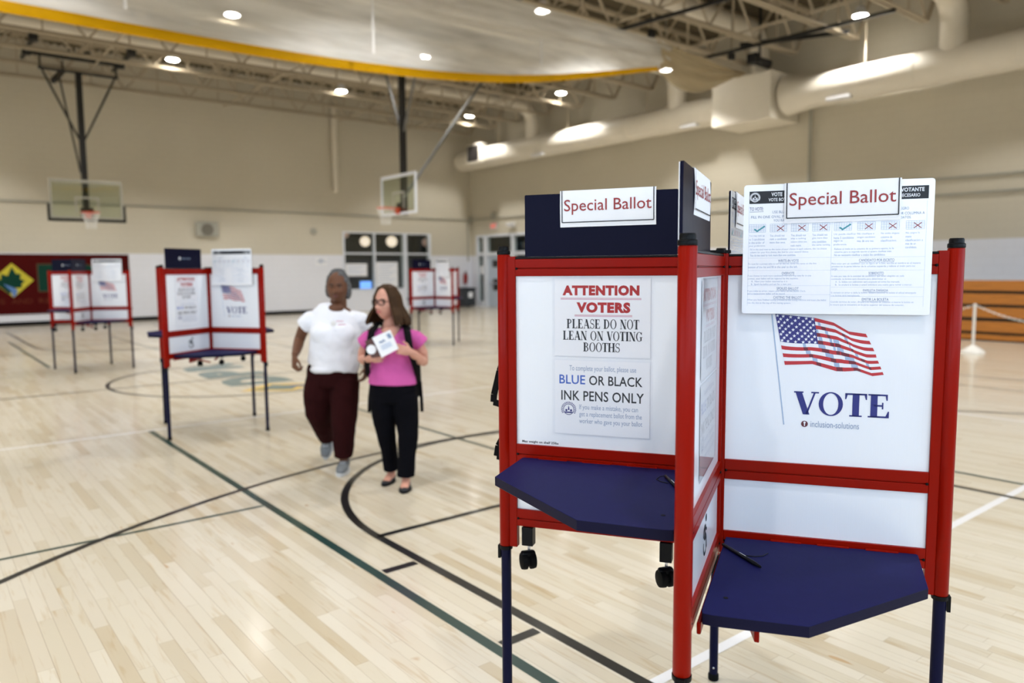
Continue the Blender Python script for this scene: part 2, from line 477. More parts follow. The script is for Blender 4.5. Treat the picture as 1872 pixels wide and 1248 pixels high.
    def mesh(s, name, mats, smooth=35):
        me = D.meshes.new(name)
        me.from_pydata([tuple(p) for p in s.v], [], s.f)
        for mt in mats:
            me.materials.append(MT[mt] if isinstance(mt, str) else mt)
        me.polygons.foreach_set('material_index', s.m)
        if smooth:
            me.polygons.foreach_set('use_smooth', [True] * len(s.f))
            me.set_sharp_from_angle(angle=R_(smooth))
        me.update()
        return me

    def build(s, name, mats, parent=None, smooth=35, bevel=0.0, seg=2, X=None):
        if isinstance(mats, str):
            mats = [mats]
        o = D.objects.new(name, s.mesh(name, mats, smooth))
        COL.objects.link(o)
        if parent is not None:
            o.parent = parent
        if X is not None:
            o.matrix_world = X
        if bevel:
            b = o.modifiers.new('bevel', 'BEVEL'); b.width = bevel; b.segments = seg; b.limit_method = 'ANGLE'; b.angle_limit = R_(50)
        return o


def tag(o, label, cat, group=None, kind=None):
    if label:
        o['label'] = label
    if cat:
        o['category'] = cat
    if group:
        o['group'] = group
    if kind:
        o['kind'] = kind
    return o


def thing(name, loc=(0, 0, 0), rz=0.0, label=None, cat=None, group=None, kind=None):
    o = D.objects.new(name, None); COL.objects.link(o)
    o.location = loc; o.rotation_euler = (0, 0, rz)
    o.empty_display_size = 0.1
    return tag(o, label, cat, group, kind)


def struct(o):
    o['kind'] = 'structure'
    return o


def kids(o):
    return [c for c in list(D.objects) if c.parent == o]


def copy_tree(o, kmap, parent=None):
    c = o.copy(); COL.objects.link(c)
    c.parent = parent
    for ch in kmap.get(o.name, []):
        copy_tree(ch, kmap, c)
    return c


def child_map():
    km = {}
    for o in D.objects:
        if o.parent:
            km.setdefault(o.parent.name, []).append(o)
    return km


# ---------------------------------------------------------------- lettering
_tc = {}


def sans(txt, bold=0.0):
    key = (txt, bold)
    if key in _tc:
        return _tc[key]
    cu = D.curves.new('lettering', 'FONT')
    cu.body = txt; cu.size = 1.0; cu.offset = bold; cu.resolution_u = 3; cu.space_character = 1.0 + bold * 2
    ob = D.objects.new('lettering', cu)
    me = D.meshes.new_from_object(ob)
    vs = [(v.co.x, v.co.y) for v in me.vertices]; fs = [tuple(p.vertices) for p in me.polygons]
    up = [tuple(reversed(p.vertices)) if p.normal.z < 0 else tuple(p.vertices) for p in me.polygons]
    D.objects.remove(ob); D.curves.remove(cu); D.meshes.remove(me)
    _tc[key] = (vs, up)
    return _tc[key]


def serif_glyph(ch):
    T, t, s_ = 0.235, 0.07, 0.06
    P = []

    def R(x0, y0, x1, y1): P.append([(x0, y0), (x1, y0), (x1, y1), (x0, y1)])
    def G(x0, x1, w, y0=0.0, y1=1.0): P.append([(x0 - w / 2, y0), (x0 + w / 2, y0), (x1 + w / 2, y1), (x1 - w / 2, y1)])
    def stem(x, y0=0.0, y1=1.0, w=T, f=0.09):
        R(x - w / 2, y0, x + w / 2, y1); R(x - w / 2 - f, y0, x + w / 2 + f, y0 + s_); R(x - w / 2 - f, y1 - s_, x + w / 2 + f, y1)
    def bow(cx, cy, rx, ry, tx, ty, a0, a1, n=20):
        for i in range(n):
            p = a0 + (a1 - a0) * i / n; q = a0 + (a1 - a0) * (i + 1) / n
            P.append([(cx + (rx - tx) * math.cos(p), cy + (ry - ty) * math.sin(p)), (cx + rx * math.cos(p), cy + ry * math.sin(p)),
                      (cx + rx * math.cos(q), cy + ry * math.sin(q)), (cx + (rx - tx) * math.cos(q), cy + (ry - ty) * math.sin(q))])
    w = 0.8
    if ch == 'V':
        G(0.46, 0.16, T); G(0.46, 0.76, 0.07); R(0.0, 1 - s_, 0.34, 1); R(0.62, 1 - s_, 0.9, 1); w = 0.9
    elif ch == 'O':
        bow(0.45, 0.5, 0.43, 0.52, 0.16, 0.05, 0, 2 * PI, 32); w = 0.9
    elif ch == 'T':
        stem(0.4, f=0.1); R(0.02, 1 - t, 0.78, 1); P.append([(0.02, 0.74), (0.06, 0.74), (0.12, 1), (0.02, 1)]); P.append([(0.74, 0.74), (0.78, 0.74), (0.78, 1), (0.68, 1)]); w = 0.8
    elif ch in 'EL':
        stem(0.2, f=0.09); R(0.1, 0, 0.68, t); P.append([(0.58, 0), (0.72, 0), (0.72, 0.28), (0.68, 0.28)]); w = 0.78
        if ch == 'E':
            R(0.1, 1 - t, 0.66, 1); P.append([(0.58, 1), (0.62, 0.74), (0.66, 0.74), (0.66, 1)]); R(0.2, 0.48, 0.5, 0.48 + t); R(0.47, 0.37, 0.52, 0.65)
    elif ch in 'PBD':
        stem(0.2, f=0.09)
        if ch == 'D':
            bow(0.3, 0.5, 0.52, 0.5, 0.17, t, -PI / 2, PI / 2); R(0.2, 0, 0.31, t); R(0.2, 1 - t, 0.31, 1); w = 0.9
        else:
            bow(0.36, 0.75, 0.32, 0.25, 0.15, t, -PI / 2, PI / 2); R(0.2, 1 - t, 0.37, 1); R(0.2, 0.5, 0.37, 0.5 + t); w = 0.76
            if ch == 'B':
                bow(0.38, 0.265, 0.36, 0.265, 0.16, t, -PI / 2, PI / 2); R(0.2, 0, 0.39, t); w = 0.82
    elif ch == 'A':
        G(0.12, 0.42, 0.07); G(0.74, 0.42, T); R(0.22, 0.3, 0.66, 0.3 + t); R(0.0, 0, 0.26, s_); R(0.56, 0, 0.92, s_); w = 0.92
    elif ch == 'S':
        bow(0.36, 0.74, 0.29, 0.27, 0.1, 0.06, PI * 0.12, PI * 1.2, 18); bow(0.36, 0.26, 0.31, 0.28, 0.11, 0.06, -PI * 0.88, PI * 0.35, 18)
        P.append([(0.12, 0.63), (0.2, 0.5), (0.62, 0.38), (0.55, 0.52)]); R(0.58, 0.68, 0.63, 1.0); R(0.05, 0.0, 0.1, 0.32); w = 0.7
    elif ch == 'N':
        stem(0.16, w=0.06, f=0.1); stem(0.76, w=0.06, f=0.1); G(0.74, 0.2, T); w = 0.92
    elif ch == 'H':
        stem(0.18); stem(0.76); R(0.2, 0.48, 0.74, 0.48 + t); w = 0.94
    elif ch == 'I':
        stem(0.2); w = 0.4
    elif ch == 'G':
        bow(0.46, 0.5, 0.43, 0.52, 0.16, 0.05, PI * 0.18, PI * 1.72, 26); R(0.62, 0.05, 0.79, 0.45); R(0.52, 0.41, 0.9, 0.46); R(0.76, 0.7, 0.81, 1.0); w = 0.95
    else:
        w = 0.4
    return P, w


def serif(txt):
    vs = []; fs = []; x = 0.0
    for ch in txt:
        P, w = serif_glyph(ch)
        for q in P:
            o = len(vs)
            ar = sum(q[i][0] * q[(i + 1) % len(q)][1] - q[(i + 1) % len(q)][0] * q[i][1] for i in range(len(q)))
            q = q if ar > 0 else list(reversed(q))
            vs += [(x + a, b) for a, b in q]; fs.append(tuple(range(o, o + len(q))))
        x += w + (-0.02 if ch in 'VA' else 0.03)
    return vs, fs


def letters(mb, txt, x0, x1, y0, y1, z, m, kind='sans', bold=0.0, fit=True, keep=False):
    """fits the outline of TXT into the rectangle x0..x1, y0..y1 at height z"""
    vs, fs = serif(txt) if kind == 'serif' else sans(txt, bold)
    if not vs:
        return
    ax = min(v[0] for v in vs); bx = max(v[0] for v in vs); ay = min(v[1] for v in vs); by = max(v[1] for v in vs)
    sy = (y1 - y0) / max(1e-6, by - ay); sx = (x1 - x0) / max(1e-6, bx - ax)
    if keep:                       # keep the letters' own proportions, starting at x0
        sx = sy * 0.95
    mb.add([(x0 + (v[0] - ax) * sx, y0 + (v[1] - ay) * sy, z) for v in vs], fs, m)


def ring(mb, cx, cy, r0, r1, z, m, n=28, a0=0.0, a1=2 * PI):
    vs = []; fs = []
    for i in range(n + 1):
        a = a0 + (a1 - a0) * i / n
        vs += [(cx + r0 * math.cos(a), cy + r0 * math.sin(a), z), (cx + r1 * math.cos(a), cy + r1 * math.sin(a), z)]
    for i in range(n):
        fs.append((2 * i, 2 * i + 1, 2 * i + 3, 2 * i + 2))
    mb.add(vs, fs, m)


def disc(mb, cx, cy, r, z, m, n=20):
    mb.add([(cx + r * math.cos(2 * PI * i / n), cy + r * math.sin(2 * PI * i / n), z) for i in range(n)], [tuple(range(n))], m)


def rect(mb, x0, y0, x1, y1, z, m):
    mb.add([(x0, y0, z), (x1, y0, z), (x1, y1, z), (x0, y1, z)], [(0, 1, 2, 3)], m)


def stroke(mb, x0, y0, x1, y1, w, z, m):
    d = Vector((x1 - x0, y1 - y0)); d.normalize(); n = Vector((-d.y, d.x)) * (w / 2)
    mb.add([(x0 - n.x, y0 - n.y, z), (x1 - n.x, y1 - n.y, z), (x1 + n.x, y1 + n.y, z), (x0 + n.x, y0 + n.y, z)], [(0, 1, 2, 3)], m)


# ================================================================ THE ROOM
CEIL = 8.7


def wall(name, axis, inner, out, lo, hi, holes, mat):
    """axis 0: wall runs along x at y=inner; axis 1: runs along y at x=inner. out: outward thickness. holes: (a0, a1, z0, z1)"""
    mb = MB()
    ed = sorted({lo, hi} | {h[0] for h in holes} | {h[1] for h in holes})
    for a, b in zip(ed, ed[1:]):
        hs = sorted([h for h in holes if h[0] <= a + 1e-6 and h[1] >= b - 1e-6], key=lambda h: h[2])
        z = 0.0
        for h in hs + [(0, 0, CEIL, CEIL)]:
            if h[2] > z + 1e-6:
                if axis == 0:
                    mb.box((a, min(inner, inner + out), z), (b, max(inner, inner + out), h[2]))
                else:
                    mb.box((min(inner, inner + out), a, z), (max(inner, inner + out), b, h[2]))
            z = h[3]
    return struct(mb.build(name, mat, smooth=0))


fl = struct(MB().box((WEST - 0.25, SOUTH - 0.25, -0.2), (EAST + 4.0, NORTH + 5.5, 0.0)).build('floor', 'floor', smooth=0))
wall('wall_north', 0, NORTH, 0.25, WEST - 0.25, EAST + 0.25, [(13.67, 16.40, 0.86, 3.13), (16.46, 17.67, 0.0, 3.13)], 'wall_x')
wall('wall_east', 1, EAST, 0.25, SOUTH, NORTH, [(23.4, 27.02, 0.0, 3.08)], 'wall_y')
wall('wall_west', 1, WEST, -0.25, SOUTH, NORTH, [(a, b, 1.8, 4.6) for a, b in WEST_WINDOWS], 'wall_y')
wall('wall_south', 0, SOUTH, -0.25, WEST - 0.25, EAST + 0.25, [(a, b, 1.8, 4.6) for a, b in SOUTH_WINDOWS], 'wall_x')

# corrugated roof deck
mb = MB(); vs = []; fs = []
xs = []; x = WEST
while x < EAST:
    xs += [(x, 0), (x + 0.09, 0), (x + 0.115, 0.05), (x + 0.18, 0.05)]; x += 0.205
for i, (x, z) in enumerate(xs):
    vs += [(x, SOUTH, CEIL - 0.1 + z), (x, NORTH, CEIL - 0.1 + z)]
for i in range(len(xs) - 1):
    fs.append((2 * i, 2 * i + 1, 2 * i + 3, 2 * i + 2))
mb.add(vs, fs); mb.box((WEST - 0.25, SOUTH - 0.25, CEIL), (EAST + 0.25, NORTH + 0.25, CEIL + 0.2))
struct(mb.build('ceiling', 'deck', smooth=0))

# open web joists
JY = [12.85 if k == 3 else 8.13 + 1.67 * k for k in range(-7, 12)]
JZ = 7.30
for y in JY:
    mb = MB()
    mb.box((WEST, y - 0.11, 8.50), (EAST, y + 0.11, 8.58))
    for s in (-1, 1):
        a0, a1 = sorted((y + s * 0.012, y + s * 0.095))
        mb.box((WEST + 0.5, a0, JZ), (EAST - 0.78, a1, JZ + 0.012))
        mb.box((WEST + 0.5, y + s * 0.018 - 0.006, JZ), (EAST - 0.78, y + s * 0.018 + 0.006, JZ + 0.09))
    x = WEST + 0.55
    while x + 1.9 < EAST - 0.6:
        mb.tube([(x, y, JZ + 0.03), (x + 0.95, y, 8.52)], 0.034, 6); mb.tube([(x + 0.95, y, 8.52), (x + 1.9, y, JZ + 0.03)], 0.034, 6)
        mb.bar((x + 0.95, y, JZ + 0.03), (x + 0.95, y, 8.5), 0.04, 0.04)
        x += 1.9
    mb.bar((x, y, JZ + 0.03), (EAST - 0.05, y, 8.5), 0.07, 0.07)
    struct(mb.build('ceiling_joist', 'steel_white', smooth=40))
for bx in (-8, -3.8, 1.9, 4.6, 9.2, 13.6, 16.6):
    struct(MB().box((bx - 0.02, SOUTH, JZ + 0.092), (bx + 0.02, NORTH, JZ + 0.132)).box((bx + 0.28, SOUTH, 8.455), (bx + 0.31, NORTH, 8.495)).build('ceiling_bridging', 'steel_white', smooth=0))

# black skirting
for nm, a, b in (('baseboard_north', (WEST, NORTH - 0.02, 0), (13.6, NORTH, 0.13)), ('baseboard_north', (17.75, NORTH - 0.02, 0), (EAST, NORTH, 0.13)),
                 ('baseboard_east', (EAST - 0.02, SOUTH, 0), (EAST, 23.3, 0.13)), ('baseboard_west', (WEST, SOUTH, 0), (WEST + 0.02, NORTH, 0.13)),
                 ('baseboard_south', (WEST, SOUTH, 0), (EAST, SOUTH + 0.02, 0.13))):
    struct(MB().box(a, b).build(nm, 'rubber', smooth=0))

# windows behind the camera
for i, (a, b) in enumerate(SOUTH_WINDOWS):
    mb = MB()
    for x in (a, (a + b) / 2 - 0.03, b - 0.06):
        mb.box((x, SOUTH - 0.15, 1.8), (x + 0.06, SOUTH - 0.08, 4.6))
    for z in (1.8, 3.1, 4.54):
        mb.box((a, SOUTH - 0.15, z), (b, SOUTH - 0.08, z + 0.06))
    w = struct(mb.build('window_%d' % (i + 2), 'alu', smooth=0))
for i, (a, b) in enumerate(WEST_WINDOWS):
    mb = MB()
    for y in (a, (a + b) / 2 - 0.03, b - 0.06):
        mb.box((WEST - 0.15, y, 1.8), (WEST - 0.08, y + 0.06, 4.6))
    for z in (1.8, 3.1, 4.54):
        mb.box((WEST - 0.15, a, z), (WEST - 0.08, b, z + 0.06))
    struct(mb.build('window_%d' % (i + 2 + len(SOUTH_WINDOWS)), 'alu', smooth=0))

# lobby window and glazed door in the north wall
w1 = struct(thing('window_1', (15.0, NORTH, 0)))
def loc(o, p):                      # keep world coordinates for a child mesh
    o.parent = p; o.matrix_parent_inverse = p.matrix_basis.inverted(); return o
mb = MB()
for x0, x1 in ((13.62, 13.69), (14.98, 15.05), (16.37, 16.45)):
    mb.box((x0, NORTH - 0.03, 0.80), (x1, NORTH + 0.12, 3.16))
for z0, z1 in ((3.11, 3.16), (2.27, 2.33), (0.80, 0.88)):
    mb.box((13.62, NORTH - 0.025, z0), (16.46, NORTH + 0.11, z1))
loc(mb.build('window_frame', 'alu', smooth=0), w1)
loc(MB().box((13.66, NORTH + 0.04, 0.86), (16.40, NORTH + 0.05, 3.13)).build('pane', 'glass', smooth=0), w1)
d2 = struct(thing('door_2', (17.1, NORTH, 0)))
mb = MB()
for x0, x1 in ((16.462, 16.54), (17.60, 17.72)):
    mb.box((x0, NORTH - 0.03, 0), (x1, NORTH + 0.12, 3.16))
for z0, z1 in ((3.11, 3.16), (2.27, 2.33), (0.0, 0.12)):
    mb.box((16.54, NORTH - 0.025, z0), (17.60, NORTH + 0.11, z1))
loc(mb.build('door_frame', 'alu', smooth=0), d2)
loc(MB().box((16.54, NORTH + 0.04, 0.12), (17.60, NORTH + 0.05, 3.13)).build('pane', 'glass', smooth=0), d2)
# dim lobby behind them
mb = MB()
mb.box((12.6, NORTH + 4.5, 0), (19.6, NORTH + 4.6, 3.7)); mb.box((12.5, NORTH + 0.25, 0), (12.6, NORTH + 4.6, 3.7)); mb.box((19.6, NORTH + 0.25, 0), (19.7, NORTH + 4.6, 3.7))
mb.box((12.5, NORTH + 0.25, 3.6), (19.7, NORTH + 4.6, 3.7))
struct(mb.build('wall_lobby', 'dark_room', smooth=0))

# double door with sidelights in the east wall
d1 = struct(thing('door_1', (EAST, 25.4, 0)))
mb = MB()
for y0, y1 in ((26.92, 27.06), (26.26, 26.54), (24.43, 24.60), (23.36, 23.46)):
    mb.box((EAST - 0.04, y0, 0), (EAST + 0.12, y1, 3.12))
for z0, z1 in ((3.02, 3.12), (2.22, 2.36)):
    mb.box((EAST - 0.035, 23.4, z0), (EAST + 0.11, 27.02, z1))
mb.box((EAST - 0.035, 26.54, 0), (EAST + 0.11, 26.92, 0.25)); mb.box((EAST - 0.035, 23.46, 0), (EAST + 0.11, 24.43, 0.25))
loc(mb.build('door_frame', 'alu', smooth=0), d1)
mb = MB()
for a, b in (((26.54, 0.25), (26.92, 2.22)), ((26.54, 2.36), (26.92, 3.02)), ((24.60, 2.36), (26.26, 3.02)), ((23.46, 0.25), (24.43, 2.22)), ((23.46, 2.36), (24.43, 3.02))):
    mb.box((EAST + 0.04, a[0], a[1]), (EAST + 0.05, b[0], b[1]))
loc(mb.build('pane', 'glass', smooth=0), d1)
mb = MB()
mb.box((EAST + 0.02, 24.60, 0.01), (EAST + 0.07, 26.26, 2.22))
lf = loc(mb.build('door_leaf', 'door', bevel=0.004), d1)
loc(MB().box((EAST + 0.012, 25.55, 1.72), (EAST + 0.0195, 25.95, 2.02)).build('door_window', 'grille', smooth=0), lf)
loc(MB().box((EAST + 0.012, 25.55, 0.72), (EAST + 0.0195, 25.92, 1.22)).build('door_window', 'grille', smooth=0), lf)
loc(MB().box((EAST - 0.05, 24.75, 1.0), (EAST + 0.018, 26.1, 1.06)).build('push_bar', 'chrome', bevel=0.01), lf)
mb = MB()
mb.box((EAST + 3.4, 22.0, 0), (EAST + 3.5, NORTH + 0.2, 3.7)); mb.box((EAST + 0.25, 21.9, 0), (EAST + 3.5, 22.0, 3.7)); mb.box((EAST + 0.25, NORTH + 0.1, 0), (EAST + 3.5, NORTH + 0.2, 3.7))
mb.box((EAST + 0.25, 21.9, 3.6), (EAST + 3.5, NORTH + 0.2, 3.7))
struct(mb.build('wall_corridor', 'dark_room', smooth=0))


# ---------------------------------------------------------------- court paint (thin coats of paint on the boards)
CX = 4.02


def paint(name, mat, pieces, z):
    mb = MB()
    for p in pieces:
        if p[0] == 'h':
            _, x0, x1, y, w = p; rect(mb, x0, y - w / 2, x1, y + w / 2, z, 0)
        elif p[0] == 'v':
            _, x, y0, y1, w = p; rect(mb, x - w / 2, y0, x + w / 2, y1, z, 0)
        elif p[0] == 'a':
            _, cx, cy, r, w, a0, a1 = p; ring(mb, cx, cy, r - w / 2, r + w / 2, z, 0, 96, R_(a0), R_(a1))
    o = mb.build(name, mat, fl, smooth=0)
    o['kind'] = 'structure'
    return o


blk = []
for sgn, ft, base, rim in ((1, 3.965, -1.75, -0.32), (-1, 19.1, 24.8, 23.4)):
    for s in (-1, 1):
        blk.append(('v', CX + s * 1.88, min(base, ft), max(base, ft), 0.055))
        for k in (0.50, 1.52):
            yy = ft - sgn * k
            blk.append(('h', CX + s * 2.02 - 0.10, CX + s * 2.02 + 0.10, yy, 0.055))
    blk.append(('h', CX - 1.88, CX + 1.88, ft, 0.05))
    blk.append(('a', CX, ft, 1.88, 0.055, 0 if sgn > 0 else 180, 180 if sgn > 0 else 360))
    blk.append(('a', CX, rim, 6.2, 0.05, 0 if sgn > 0 else 180, 180 if sgn > 0 else 360))
blk += [('h', -4.0, 12.1, 11.53, 0.05), ('a', CX, 11.53, 1.88, 0.055, 0, 360), ('v', -4.0, -1.75, 24.8, 0.05), ('v', 12.1, -1.75, 24.8, 0.05),
        ('h', -4.0, 12.1, -1.75, 0.05), ('h', -4.0, 12.1, 24.8, 0.05)]
paint('floor_black_lines', 'black_line', blk, 0.0016)
grn = []
for y0, y1 in ((1.86, 8.16), (14.9, 21.2)):
    ym = (y0 + y1) / 2
    grn += [('v', 1.86, y0, y1, 0.055), ('v', 6.32, y0, y1, 0.05), ('v', 4.04, y0, y1, 0.04), ('h', -2.8, 1.83, ym, 0.035), ('h', 6.35, 11.05, ym, 0.035), ('v', 11.07, y0, y1, 0.04), ('v', -2.8, y0, y1, 0.04)]
paint('floor_green_lines', 'green_line', grn, 0.0008)
wht = [('h', -9.0, 16.5, 8.20, 0.05), ('h', -9.0, 16.5, 1.83, 0.05), ('h', -9.0, 16.5, 14.88, 0.05), ('h', -9.0, 16.5, 21.2, 0.05), ('v', 8.90, 1.83, 27.0, 0.05), ('v', -0.9, 1.83, 21.2, 0.05)]
paint('floor_white_lines', 'white_line', wht, 0.0012)

# centre emblem: three block letters and a diamond
mb = MB()
LX = Matrix(((0, -1, 0, 4.42), (1, 0, 0, 10.62), (0, 0, 1, 0), (0, 0, 0, 1)))
t = MB()
for i, ch in enumerate('DPR'):
    letters(t, ch, i * 1.02, i * 1.02 + 0.86, 0, 0.92, 0.0020, 0, bold=0.07)
mb.add(t.v, t.f, 0, LX)
cx, cy = 4.0, 10.12
mb.flat([(cx - 0.55, cy), (cx, cy - 0.42), (cx + 0.55, cy), (cx, cy + 0.42)], 0.0020, 1)
mb.flat([(cx - 0.42, cy + 0.02), (cx - 0.2, cy - 0.12), (cx + 0.05, cy - 0.3), (cx + 0.2, cy - 0.1), (cx + 0.42, cy + 0.02), (cx + 0.15, cy + 0.12), (cx, cy + 0.3), (cx - 0.15, cy + 0.1)], 0.0024, 0)
mb.flat([(cx + 0.1, cy - 0.02), (cx + 0.3, cy - 0.16), (cx + 0.42, cy - 0.06), (cx + 0.2, cy + 0.04)], 0.0028, 2)
e = mb.build('floor_emblem', ['teal_paint', 'yellow_paint', 'blue_paint'], fl, smooth=0); e['kind'] = 'structure'

# ================================================================ THINGS ON THE WALLS
# maroon banner with a diamond emblem
bn = thing('wall_banner', (1.4, NORTH, 0), 0, 'long maroon banner with diamond emblem and green letters on the far wall', 'banner')
loc(MB().box((-3.2, NORTH - 0.025, 0.36), (5.88, NORTH - 0.004, 2.2)).build('cloth', 'banner', smooth=0), bn)
XB = Matrix(((1, 0, 0, 0), (0, 0, -1, NORTH - 0.027), (0, 1, 0, 0), (0, 0, 0, 1)))
t = MB()
cx, cz = 2.62, 1.40
t.flat([(cx - 0.55, cz), (cx, cz - 0.52), (cx + 0.55, cz), (cx, cz + 0.52)], 0, 0)
t.flat([(cx - 0.5, cz - 0.02), (cx - 0.42, cz + 0.06), (cx - 0.3, cz + 0.02), (cx - 0.28, cz + 0.2), (cx - 0.12, cz + 0.14), (cx + 0.0, cz + 0.42), (cx + 0.1, cz + 0.2), (cx + 0.22, cz + 0.2), (cx + 0.2, cz + 0.04),
        (cx + 0.32, cz - 0.02), (cx + 0.22, cz - 0.12), (cx + 0.24, cz - 0.22), (cx + 0.04, cz - 0.24), (cx - 0.1, cz - 0.42), (cx - 0.3, cz - 0.22)], 0.002, 1)
t.flat([(cx - 0.24, cz - 0.1), (cx + 0.02, cz - 0.22), (cx + 0.12, cz - 0.3), (cx + 0.05, cz - 0.48), (cx - 0.02, cz - 0.5), (cx - 0.06, cz - 0.32)], 0.004, 2)
mb = MB().add(t.v, t.f, 0, XB); mb.m = list(t.m)
loc(mb.build('diamond_emblem', ['banner_yellow', 'banner_green', 'banner_blue'], smooth=0), bn)
for i, ch in enumerate('DPR'):
    x = 3.30 + i * 0.86
    t = MB()
    letters(t, ch, x - 0.03, x + 0.77, 1.03, 1.91, 0.0, 1, bold=0.10)
    letters(t, ch, x, x + 0.74, 1.06, 1.88, 0.003, 0, bold=0.085)
    mb = MB().add(t.v, t.f, 0, XB); mb.m = list(t.m)
    loc(mb.build('letter', ['banner_green', 'banner_edge'], smooth=0), bn)
xw = -1.6
for wd_ in 'DC DEPARTMENT OF PARKS AND RECREATION'.split():
    t = MB(); ww = 0.185 * len(wd_)
    letters(t, wd_, xw, xw + ww, 0.68, 0.84, 0, 0, bold=0.01)
    loc(MB().add(t.v, t.f, 0, XB).build('word', 'banner_text', smooth=0), bn); xw += ww + 0.16

# conduits, pipes, boxes
tag(MB().tube([(WEST + 0.02, NORTH - 0.036, 3.80), (EAST - 0.14, NORTH - 0.036, 3.80)], 0.03, 8).build('conduit', 'conduit'), 'grey conduit running along the far left wall behind both hoops', 'pipe')
tag(MB().tube([(EAST - 0.036, NORTH - 0.15, 3.80), (EAST - 0.036, SOUTH + 0.1, 3.66)], 0.03, 8).build('conduit', 'conduit'), 'upper grey conduit along the right wall', 'pipe')
tag(MB().tube([(EAST - 0.036, 15.0, 3.34), (EAST - 0.036, SOUTH + 0.1, 3.30)], 0.03, 8).build('conduit', 'conduit'), 'lower grey conduit along the right wall behind the big booth', 'pipe')
tag(MB().box((EAST - 0.13, NORTH - 0.13, 3.66), (EAST - 0.005, NORTH - 0.005, 3.96)).build('junction_box', 'conduit', bevel=0.01), 'grey junction box in the far corner where the conduits meet', 'box')
tag(MB().tube([(EAST - 0.19, NORTH - 0.05, 3.74), (EAST - 0.19, NORTH - 0.05, 2.0)], 0.035, 8).build('conduit', 'conduit'), 'short grey conduit dropping down the far corner', 'pipe')
tag(MB().box((EAST - 0.09, 25.65, 3.84), (EAST - 0.005, 25.95, 4.05)).build('alarm_box', 'conduit', bevel=0.01), 'small grey box on the conduit above the exit sign', 'box')
ex = tag(MB().box((EAST - 0.06, 25.52, 3.34), (EAST - 0.005, 26.0, 3.60)).build('exit_sign', 'white_plastic', bevel=0.008), 'white exit sign with red letters above the corner door', 'sign')
t = MB(); letters(t, 'EXIT', -0.19, 0.19, -0.09, 0.09, 0, 0, bold=0.05)
mb = MB().add(t.v, t.f, 0, Matrix(((0, 0, -1, EAST - 0.062), (-1, 0, 0, 25.76), (0, 1, 0, 3.47), (0, 0, 0, 1))))
mb.build('lettering', 'exit_red', ex, smooth=0)
el = tag(MB().box((EAST - 0.1, 24.3, 3.36), (EAST - 0.005, 24.75, 3.56)).build('emergency_light', 'white_plastic', bevel=0.02), 'white twin emergency light above the corner door', 'light')
for yy in (24.38, 24.67):
    MB().lathe([(0.03, 0), (0.07, 0.06), (0.07, 0.09)], 14, 0, Matrix.Translation((EAST - 0.12, yy, 3.48)) @ Matrix.Rotation(R_(-90), 4, 'Y')).build('lamp_head', 'white_plastic', el)
tag(MB().tube([(EAST - 0.15, 11.30, 5.9), (EAST - 0.15, 11.30, 3.86)], 0.05, 10).tube([(EAST - 0.15, 11.30, 3.86), (EAST - 0.15, 11.30, 3.76)], 0.068, 10).bar((EAST - 0.10, 11.30, 3.9), (EAST - 0.005, 11.30, 3.9), 0.03, 0.03).build('drop_pipe', 'conduit'), 'grey pipe dropping from the square duct box down the right wall', 'pipe')
mb = MB().tube([(13.33, NORTH - 0.12, 7.9), (13.33, NORTH - 0.12, 4.75)], 0.112, 16); mb.ball((13.33, NORTH - 0.12, 4.75), 0.112, 0, 16, 8)
tag(mb.build('wall_pipe', 'duct'), 'white vertical pipe with rounded end on the far wall between the hoops', 'pipe')
fn = thing('wall_fan', (8.42, NORTH, 3.1), 0, 'grey box fan unit mounted on the far wall right of the left hoop', 'fan')
MB().box((-0.38, -0.16, -0.25), (0.38, -0.003, 0.25)).build('housing', 'conduit', fn, bevel=0.02)
MB().lathe([(0.2, 0), (0.2, 0.03), (0.17, 0.035), (0.17, 0.015)], 24, 0, Matrix.Translation((0, -0.162, -0.02)) @ Matrix.Rotation(R_(90), 4, 'X')).build('grille', 'fan_grille', fn)
tag(MB().lathe([(0.13, 0.0), (0.13, 0.05), (0.11, 0.06)], 20, 0, Matrix.Translation((12.41, NORTH - 0.003, 3.13)) @ Matrix.Rotation(R_(90), 4, 'X')).build('wall_bell', 'conduit'), 'small round grey bell high on the far wall left of the window', 'bell')
wn = tag(MB().box((12.46, NORTH - 0.012, 1.84), (12.92, NORTH - 0.003, 2.12)).build('wall_notice', 'paper', smooth=0), 'small white notice on the far wall above the woman in white', 'notice')
t = MB(); stroke(t, -0.18, 0, 0.18, 0, 0.035, 0, 0); stroke(t, -0.02, -0.09, -0.02, 0.09, 0.03, 0, 0); stroke(t, -0.1, 0.07, 0.1, 0.07, 0.025, 0, 0)
MB().add(t.v, t.f, 0, Matrix(((1, 0, 0, 12.69), (0, 0, -1, NORTH - 0.0135), (0, 1, 0, 1.98), (0, 0, 0, 1)))).build('lettering', 'ink_grey', wn, smooth=0)

